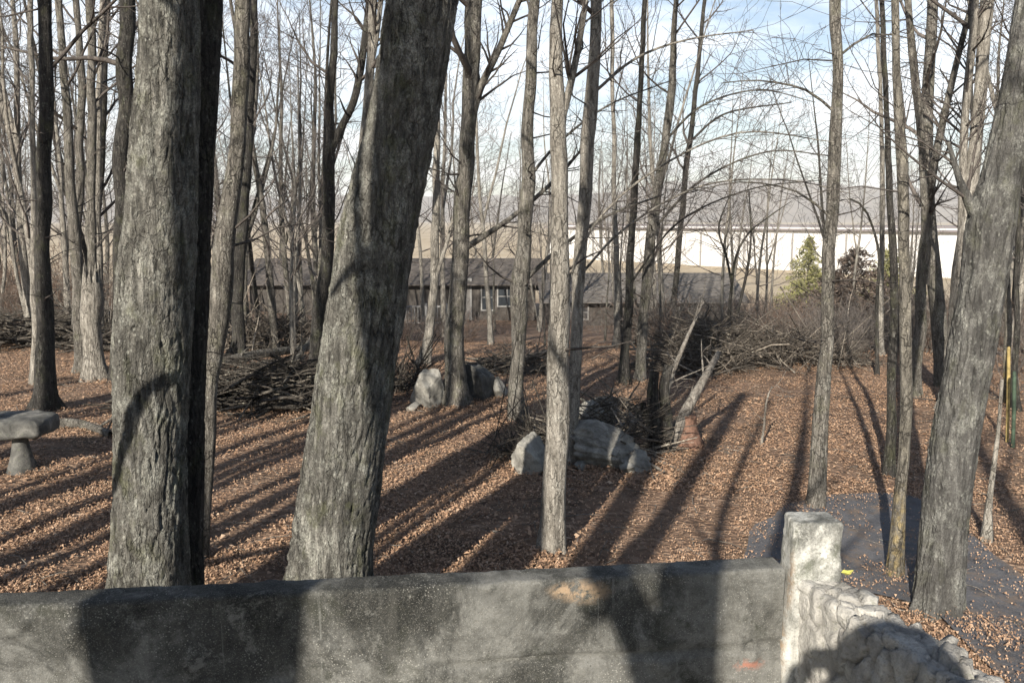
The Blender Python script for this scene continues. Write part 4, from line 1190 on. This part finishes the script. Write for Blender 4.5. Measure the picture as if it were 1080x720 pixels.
evergreen('brown dried-out bushy cedar in front of the lake, right of the pillar tree', 902, 260, 34, N_BR, 1.3, name='brown_cedar')
evergreen('wide brown thicket cedar right of the dried-out bushy one', 925, 300, 32, N_BR, 1.3, name='brown_cedar')
evergreen('low brownish cedar beside the dried-out bushy one', 880, 285, 31, N_BR, 1.2, name='brown_cedar')

# ------------------------------------------------------------------ cabins below the slope
W_DARK = mat_plain('dark_boards', (0.07, 0.062, 0.055), .85, .3, 3)
W_GREY = mat_plain('grey_boards', (0.13, 0.125, 0.115), .85, .25, 3)
W_ROOF = mat_plain('brown_shingles', (0.095, 0.083, 0.074), .9, .3, 4)
W_ROOF2 = mat_plain('grey_shingles', (0.13, 0.118, 0.106), .9, .25, 4)
W_WHITE = mat_plain('white_trim', (0.24, 0.235, 0.225), .7, .15)
gm = M('window_glass'); gm.b.inputs['Roughness'].default_value = .08; gm.b.inputs['Specular IOR Level'].default_value = .8; gm.done((0.03, 0.035, 0.04))
def add_box(bm, x0, x1, y0, y1, z0, z1):
    v = [bm.verts.new(p) for p in ((x0, y0, z0), (x1, y0, z0), (x1, y1, z0), (x0, y1, z0), (x0, y0, z1), (x1, y0, z1), (x1, y1, z1), (x0, y1, z1))]
    for f in ((3, 2, 1, 0), (4, 5, 6, 7), (0, 1, 5, 4), (1, 2, 6, 5), (2, 3, 7, 6), (3, 0, 4, 7)): bm.faces.new([v[i] for i in f])
def box_part(name, mat, parent, *boxes):
    bm = bmesh.new()
    for b in boxes: add_box(bm, *b)
    return from_bm(name, bm, mat, parent)
def cabin(label, x0, x1, yf, depth, zg, eave, ridge, wall, roof, windows, door=None, porch=None, chimney=None):
    t = tag(empty('cabin', ((x0 + x1) / 2, yf, zg)), label, 'cabin')
    ox = (x0 + x1) / 2
    X0, X1 = x0 - ox, x1 - ox
    E, Rg = eave - zg, ridge - zg
    bm = bmesh.new()
    prof = [(0, -1.0), (0, E), (depth / 2, Rg - .1), (depth, E), (depth, -1.0)]
    a = [bm.verts.new((X0, y, z)) for y, z in prof]; b = [bm.verts.new((X1, y, z)) for y, z in prof]
    bm.faces.new(a[::-1]); bm.faces.new(b)
    for i in range(5): bm.faces.new((a[i], a[(i + 1) % 5], b[(i + 1) % 5], b[i]))
    # board battens
    x = X0 + .15
    while x < X1 - .1: add_box(bm, x, x + .035, -.022, .01, -.9, E - .02); x += .38
    from_bm('wall', bm, wall, t)
    bm = bmesh.new()
    ov = .45
    sl = (Rg - E) / (depth / 2)
    for sgn in (0, 1):
        nrow = 9
        for k in range(nrow):
            f0, f1 = k / nrow, (k + 1) / nrow + .02
            y_a = -ov + (depth / 2 + ov) * f0; y_b = min(depth / 2, -ov + (depth / 2 + ov) * f1)
            z_a, z_b = E + sl * y_a, E + sl * y_b
            A = [(X0 - ov, y_a, z_a + .06), (X1 + ov, y_a, z_a + .06), (X1 + ov, y_b, z_b + .03), (X0 - ov, y_b, z_b + .03)]
            Bt = [(x_, y_, z_ - .05) for x_, y_, z_ in A]
            if sgn: A = [(x_, depth - y_, z_) for x_, y_, z_ in A]; Bt = [(x_, depth - y_, z_) for x_, y_, z_ in Bt]
            va = [bm.verts.new(p) for p in A]; vb = [bm.verts.new(p) for p in Bt]
            bm.faces.new(va); bm.faces.new(vb[::-1])
            for i in range(4): bm.faces.new((va[i], va[(i + 1) % 4], vb[(i + 1) % 4], vb[i]))
    rf = from_bm('roof', bm, roof, t)
    if chimney is not None:
        box_part('chimney', G_STONE, rf, (chimney - ox - .3, chimney - ox + .3, depth * .45, depth * .45 + .5, Rg - .5, Rg + .6))
    for wx, wz0, w, h in windows:
        cxw = wx - ox
        z0 = wz0
        wdw = box_part('window', W_WHITE, t, (cxw - w / 2 - .07, cxw - w / 2, -.06, .0, z0 - .07, z0 + h + .07), (cxw + w / 2, cxw + w / 2 + .07, -.06, .0, z0 - .07, z0 + h + .07),
                       (cxw - w / 2, cxw + w / 2, -.06, .0, z0 + h, z0 + h + .07), (cxw - w / 2, cxw + w / 2, -.06, .0, z0 - .07, z0),
                       (cxw - .02, cxw + .02, -.05, -.005, z0, z0 + h), (cxw - w / 2, cxw - .02, -.05, -.005, z0 + h / 2 - .02, z0 + h / 2 + .02), (cxw + .02, cxw + w / 2, -.05, -.005, z0 + h / 2 - .02, z0 + h / 2 + .02))
        box_part('pane', gm.m, wdw, (cxw - w / 2 + .005, cxw + w / 2 - .005, -.034, -.028, z0 + .005, z0 + h - .005))
    if door is not None:
        d = box_part('door', mat_plain('door_paint', (0.16, 0.15, 0.14), .7), t, (door - ox - .45, door - ox + .45, -.045, -.025, .05, 2.05))
        box_part('door_frame', W_WHITE, t, (door - ox - .55, door - ox - .455, -.06, .0, 0, 2.15), (door - ox + .455, door - ox + .55, -.06, .0, 0, 2.15), (door - ox - .455, door - ox + .455, -.06, .0, 2.055, 2.15))
        box_part('door_handle', W_WHITE, d, (door - ox + .33, door - ox + .39, -.09, -.046, 1.0, 1.06))
    if porch:
        pa, pb = porch[0] - ox, porch[1] - ox
        bxs = [(pa, pb, -1.9, -.03, -.25, -.1)]
        box_part('deck', W_GREY, t, *bxs)
        rl = [(pa, pb, -1.9, -1.82, .85, .93), (pa, pb, -1.88, -1.84, .06, .12)]
        x = pa + .08
        while x < pb - .05: rl.append((x, x + .05, -1.88, -1.84, .125, .845)); x += .16
        box_part('railing', W_WHITE, t, *rl)
        for px_ in (pa, (pa + pb) / 2, pb): box_part('porch_post', W_WHITE, t, (px_ - .05, px_ + .05, -2.02, -1.92, -.8, 1.05))
zc = g(-6, 44)
cabin('long dark brown cabin with white window frames and a porch beyond the trees', -13.4, 1.2, 43.5, 6.0, zc, zc + 1.95, zc + 3.0, W_DARK, W_ROOF,
      [(-8.2, .75, .9, .9), (-1.25, .55, .55, 1.25), (-.25, .75, .9, .95)], door=-2.6, porch=(-5.2, -3.2), chimney=-6.5)
zs_ = g(6, 41)
cabin('low grey boarded shed with a shallow grey roof, right of the dark cabin', 1.75, 10.8, 40.5, 6.5, zs_, zs_ + 1.25, zs_ + 2.3, W_DARK, W_ROOF2, [(3.2, .35, .8, .6), (8.4, .35, .8, .6)], door=None)

# ------------------------------------------------------------------ long white shed on the field
W_METAL = mat_plain('white_ribbed_metal', (0.58, 0.565, 0.545), .6, .14, .3)
wa, wb = Vector((8.0, 188.0)), Vector((74.0, 100.0))
wdir = (wb - wa).normalized(); wl_ = (wb - wa).length
wt = tag(empty('warehouse', (wa.x, wa.y, -5.6)), 'very long white metal building on the field below the hills', 'warehouse')
wt.rotation_euler = (0, 0, math.atan2(wdir.y, wdir.x))
bm = bmesh.new(); add_box(bm, 0, wl_, 0, 28, -1.5, 7.4)
x = .6
while x < wl_ - .3: add_box(bm, x, x + .12, -.06, .02, -1.4, 6.85); x += 1.2
from_bm('wall', bm, W_METAL, wt)
box_part('roof', mat_plain('grey_roof_metal', (0.17, 0.15, 0.15), .6, .1, .3), wt, (-.6, wl_ + .6, -.7, 28.7, 6.92, 7.2), (-.6, wl_ + .6, 6, 22, 7.21, 7.7))
x = 5.0
while x < wl_: box_part('downpipe', mat_plain('grey_pipe', (0.26, 0.25, 0.24), .6), wt, (x, x + .22, -.30, -.09, -1.4, 6.85)); x += 9.5

# ------------------------------------------------------------------ leaf litter (uncountable)
NL = 270000
vs = np.empty((NL, 4, 3)); k = 0
while k < NL:
    y = 5.0 + 21.0 * rng.random() ** 1.5
    x = rng.uniform(-.68, .72) * y
    if noise.noise((x * .55, y * .55, 31.0)) + .5 * noise.noise((x * 1.7, y * 1.7, 3.0)) < -.12 and rng.random() < .7: continue
    z = g(x, y)
    a = rng.uniform(0, 6.28); l = min(.045, .0125 * math.exp(rng.normal(0, .42))); w = l * rng.uniform(.4, .85)
    tz = rng.normal(0, .2); t2 = rng.normal(0, .25)
    d = np.array([math.cos(a), math.sin(a), tz]); s_ = np.array([-math.sin(a), math.cos(a), t2])
    d /= np.linalg.norm(d); s_ /= np.linalg.norm(s_)
    c = np.array([x, y, z + .012 + rng.random() * .03])
    if y < 9 and x > 1: l *= .6; w *= .6
    vs[k, 0] = c - d * l; vs[k, 1] = c + s_ * w + np.array([0, 0, .012]); vs[k, 2] = c + d * l; vs[k, 3] = c - s_ * w + np.array([0, 0, .012])
    k += 1
feet = [(o.location.x, o.location.y, .10 + .22 * rng.random()) for o in bpy.data.objects if o.parent is None and o.get('category') in ('tree', 'dead tree') and 4 < o.location.y < 22]
feet += [(o.location.x, o.location.y, .4) for o in bpy.data.objects if o.get('category') in ('rock', 'boulder')]
ex = []
for fx, fy, fr in feet:
    for k in range(int(260 * (fr + .15))):
        a = rng.uniform(0, 6.28); dd_ = fr + abs(rng.normal(0, .16)); x = fx + math.cos(a) * dd_; y = fy + math.sin(a) * dd_
        l = min(.045, .016 * math.exp(rng.normal(0, .4))); w = l * rng.uniform(.4, .85); a = rng.uniform(0, 6.28)
        d = np.array([math.cos(a), math.sin(a), rng.normal(0, .5)]); s_ = np.array([-math.sin(a), math.cos(a), rng.normal(0, .5)])
        d /= np.linalg.norm(d); s_ /= np.linalg.norm(s_)
        c = np.array([x, y, g(x, y) + .02 + .09 * rng.random() * math.exp(-(dd_ - fr) / .14)])
        ex.append((c - d * l, c + s_ * w, c + d * l, c - s_ * w))
vs = np.concatenate([vs, np.array(ex)]); NL = len(vs)
# keep the driveway clear except for a few stray leaves
poly = [Vector(p[:2]) for p in catmull([(*p, 0) for p in rl], .3)[:, :2]] + [Vector(p[:2]) for p in catmull([(*p, 0) for p in rr_], .3)[::-1, :2]]
PX = np.array([p.x for p in poly]); PY = np.array([p.y for p in poly])
cxs, cys = vs[:, :, 0].mean(1), vs[:, :, 1].mean(1)
inside = np.zeros(NL, bool)
for i in range(len(PX)):
    j = i - 1
    cond = ((PY[i] > cys) != (PY[j] > cys)) & (cxs < (PX[j] - PX[i]) * (cys - PY[i]) / (PY[j] - PY[i] + 1e-12) + PX[i])
    inside ^= cond
edge = np.min((PX[None, ::2] - cxs[inside][:, None]) ** 2 + (PY[None, ::2] - cys[inside][:, None]) ** 2, axis=1) ** .5
keep = ~inside
clump = np.array([noise.noise((a_ * 1.8, b_ * 1.8, 12)) + .6 * noise.noise((a_ * 5, b_ * 5, 2)) for a_, b_ in zip(cxs[inside], cys[inside])])
keep[inside] = rng.random(inside.sum()) < .03 + .95 * np.exp(-edge / .16) + np.clip(clump - .15, 0, 1) * 1.2
vs = vs[keep]; n_ = len(vs)
vs[inside[keep], :, 2] += .035
tag(mesh_np('leaf_litter', vs.reshape(-1, 3), np.arange(n_ * 4), np.full(n_, 4), G_LEAF, None, False), kind='stuff')
T = Tubes()
for k in range(900):
    y = 5.5 + 18 * rng.random() ** 1.3; x = rng.uniform(-.66, .7) * y
    a = rng.uniform(0, 6.28); l = rng.uniform(.1, .45)
    d = np.array([math.cos(a), math.sin(a), 0]) * l
    p = np.array([x, y, g(x, y) + .03])
    T.add([p, p + d * .5 + rng.normal(0, .02, 3), p + d], [.005, .004, .002], 4)
tag(T.build('fallen_twigs', B_DEAD), kind='stuff')

for (u, v0, v1, rad_, mt_, lab) in ((1063, 466, 366, .022, mat_plain('weathered_yellow_paint', (0.33, 0.25, 0.10), .7, .3, 12), 'thin upright yellow marker post near the right edge'),
                                    (1069, 472, 392, .024, mat_plain('dark_green_paint', (0.05, 0.075, 0.05), .7, .3, 12), 'thin upright dark green marker post beside the yellow one')):
    b = ground_at(u, v0); top_ = at(u + 1, v1, b.y)
    T = Tubes()
    T.add([(b.x, b.y, b.z - .2), ((b.x + top_.x) / 2, b.y, (b.z + top_.z) / 2), (top_.x, top_.y, top_.z - .03), (top_.x, top_.y, top_.z), (top_.x, top_.y, top_.z + .012)], [rad_, rad_, rad_, rad_ * .8, .004], 12)
    tag(T.build('marker_post', mt_), lab, 'post')

# ------------------------------------------------------------------ the photographer, whose shadow falls on the wall
def skin_figure(name, chains, mat, parent=None, levels=2):
    verts, edges, rad, idx = [], [], [], {}
    for ch in chains:
        prev = None
        for (x, y, z, r) in ch:
            key = (round(x, 4), round(y, 4), round(z, 4))
            if key not in idx:
                idx[key] = len(verts); verts.append((x, y, z)); rad.append(r)
            if prev is not None: edges.append((prev, idx[key]))
            prev = idx[key]
    me = bpy.data.meshes.new(name); me.from_pydata(verts, edges, [])
    o = bpy.data.objects.new(name, me); link(o)
    o.modifiers.new('skin', 'SKIN')
    for i, r in enumerate(rad):
        me.skin_vertices[0].data[i].radius = (r, r)
    me.skin_vertices[0].data[0].use_root = True
    ss = o.modifiers.new('sub', 'SUBSURF'); ss.levels = levels; ss.render_levels = levels
    dg = bpy.context.evaluated_depsgraph_get()
    nm = bpy.data.meshes.new_from_object(o.evaluated_get(dg))
    bpy.data.objects.remove(o)
    for p in nm.polygons: p.use_smooth = True
    nm.materials.clear(); nm.materials.append(mat)
    return link(bpy.data.objects.new(name, nm), parent)
JACK = mat_plain('navy_jacket', (0.03, 0.035, 0.05), .8)
SKIN = mat_plain('skin', (0.42, 0.26, 0.19), .55, .08)
TROU = mat_plain('dark_trousers', (0.035, 0.035, 0.04), .85)
HY = -.42; HZ = 3.15; HX = 0.06
fz = FLOOR
per = empty('person', (HX, HY, fz))
tag(per, 'person in a dark hooded jacket holding up a phone behind the parapet', 'person')
def rel(ch): return [(x, y, z - 0, r) for x, y, z, r in ch]
L_ = lambda s: [(0, -.02, .95, .15), (s * .10, -.02, .86, .105), (s * .11, .0, .48, .065), (s * .12, -.03, .10, .045), (s * .13, .05, .05, .045), (s * .14, .14, .045, .04)]
shz = HZ - fz - .27
ARM_R = [(0, -.02, shz - .06, .15), (.17, -.02, shz - .05, .075), (.225, -.05, shz - .33, .055), (.215, .04, shz - .58, .034)]
armL = lambda s: ARM_R if s > 0 else [(0, -.02, shz - .06, .15), (s * .17, -.02, shz - .03, .075), (s * .24, .10, shz - .22, .055), (s * .19, .27, shz - .03, .045), (s * .115, .355, shz + .13, .032)]
body = skin_figure('body', [[(0, -.02, .95, .15), (0, -.02, 1.15, .145), (0, -.02, shz - .06, .15), (0, -.01, shz + .08, .065), (0, 0, shz + .20, .07), (0, .01, shz + .31, .095)],
                            L_(-1), L_(1), armL(-1), armL(1)], SKIN, per)
# head with a face
bm = bmesh.new(); bmesh.ops.create_icosphere(bm, subdivisions=4, radius=1)
for vt in bm.verts:
    p = vt.co
    x, y, z = p.x * .078, p.y * .098, p.z * .118
    if p.y > 0:
        y += .022 * math.exp(-((p.x / .16) ** 2 + ((p.z + .12) / .22) ** 2))         # nose
        for ex in (-.4, .4): y -= .012 * math.exp(-(((p.x - ex) / .17) ** 2 + ((p.z - .08) / .14) ** 2))
        y += .006 * math.exp(-((p.x / .3) ** 2 + ((p.z + .5) / .10) ** 2))
        if p.z < -.3: x *= 1 + .35 * (p.z + .3)
    for s in (-1, 1):
        x += s * .018 * math.exp(-(((p.x - s) / .2) ** 2 + ((p.y) / .2) ** 2 + ((p.z) / .28) ** 2))
    vt.co = (x, y, z)
hd = from_bm('head', bm, SKIN, per, True); hd.location = (0, .01, HZ - fz)
for s in (-1, 1):
    bm = bmesh.new(); bmesh.ops.create_uvsphere(bm, u_segments=12, v_segments=8, radius=.012)
    e = from_bm('eye', bm, mat_plain('eye_white', (.7, .7, .68), .3, .02), hd, True); e.location = (s * .031, .083, .010)
# clothing: jacket, hood, trousers follow the body
o = 0.022
jk = skin_figure('jacket', [[(0, -.02, .86, .175), (0, -.02, 1.15, .175), (0, -.02, shz - .06, .18), (0, -.01, shz + .07, .10)]] +
                 [[(0, -.02, shz - .06, .18), (-.17, -.02, shz - .03, .10), (-.24, .10, shz - .22, .08), (-.19, .27, shz - .03, .068), (-.135, .33, shz + .08, .05)], [(0, -.02, shz - .06, .18), (.17, -.02, shz - .05, .10), (.225, -.05, shz - .33, .08), (.217, .02, shz - .53, .055)]], JACK, per)
skin_figure('trousers', [[(0, -.02, .95, .165)] + [(x, y, z, r + .02) for x, y, z, r in L_(s)[1:4]] for s in (-1, 1)], TROU, per)
bm = bmesh.new(); bmesh.ops.create_icosphere(bm, subdivisions=4, radius=1)
bmesh.ops.delete(bm, geom=[f for f in bm.faces if f.calc_center_median().y > .62], context='FACES')
for vt in bm.verts:
    p = vt.co; k = 1 + .06 * noise.noise(p * 3)
    vt.co = (p.x * .162 * k, p.y * .16 * k - .02, p.z * .18 * k + .0)
hood = from_bm('hood', bm, JACK, per, True); hood.location = (0, 0, HZ - fz + .0)
sm_ = hood.modifiers.new('thick', 'SOLIDIFY'); sm_.thickness = .012
# hands: palm, four fingers and a thumb closing round the edges of the phone
PZ = CAM_H - fz
PYc = -.014 - HY
for s in (-1,):
    wx = s * .115
    ch = [[(wx, .355, shz + .13, .026), (s * .098, PYc - .035, PZ - .055, .024), (s * .092, PYc - .028, PZ - .015, .020)]]
    for i, (dz, ln) in enumerate(((.022, .9), (.004, 1.0), (-.014, .95), (-.031, .75))):
        ch.append([(s * .092, PYc - .028, PZ - .015, .020), (s * .097, PYc - .020, PZ + dz, .0085), (s * .091, PYc - .010, PZ + dz + .004, .008), (s * (.086 - .008 * ln), PYc - .0125, PZ + dz + .006, .007)])
    ch.append([(s * .098, PYc - .035, PZ - .055, .024), (s * .088, PYc - .045, PZ - .04, .011), (s * .074, PYc - .024, PZ - .028, .009), (s * .066, PYc - .018, PZ - .018, .008)])
    skin_figure('hand', ch, SKIN, per, 1)
hw = (.215, .04, shz - .58)
ch = [[(*hw, .028), (hw[0], hw[1] + .012, hw[2] - .055, .026)]]
for i, (dy, ln) in enumerate(((.026, .9), (.009, 1.0), (-.008, .95), (-.024, .75))):
    b0 = (hw[0], hw[1] + .012, hw[2] - .055, .026)
    ch.append([b0, (hw[0] - .004, hw[1] + .014 + dy, hw[2] - .10, .0095), (hw[0] - .010, hw[1] + .018 + dy, hw[2] - .10 - .038 * ln, .0085), (hw[0] - .022, hw[1] + .02 + dy, hw[2] - .10 - .068 * ln, .007)])
ch.append([(*hw, .028), (hw[0] - .012, hw[1] + .035, hw[2] - .035, .012), (hw[0] - .018, hw[1] + .052, hw[2] - .065, .010), (hw[0] - .024, hw[1] + .056, hw[2] - .092, .008)])
skin_figure('hand', ch, SKIN, per, 1)
bm = bmesh.new(); bmesh.ops.create_cube(bm, size=1)
for vt in bm.verts: vt.co = (vt.co.x * .15, vt.co.y * .008, vt.co.z * .072)
bmesh.ops.bevel(bm, geom=bm.edges[:], offset=.003, segments=2, affect='EDGES')
ph = from_bm('phone', bm, mat_plain('phone_black', (.02, .02, .022), .3, .05)); ph.location = (HX, -.014, CAM_H)
tag(ph, 'black phone held up sideways by the person behind the parapet', 'phone')
for ob in per.children: ob.name = ob.name

# ------------------------------------------------------------------ haze over the valley
hz = M('haze'); hz.t.nodes.remove(hz.b)
pv = hz.node('ShaderNodeVolumePrincipled')
pv.inputs['Color'].default_value = (1.0, 0.985, 0.965, 1)
pv.inputs['Density'].default_value = 0.00022
pv.inputs['Anisotropy'].default_value = 0.0
hz.t.links.new(pv.outputs[0], hz.t.nodes['Material Output'].inputs['Volume'])
bm = bmesh.new(); add_box(bm, -5600, 5600, -160, 5800, -20, 330)
tag(from_bm('haze', bm, hz.m), kind='stuff')
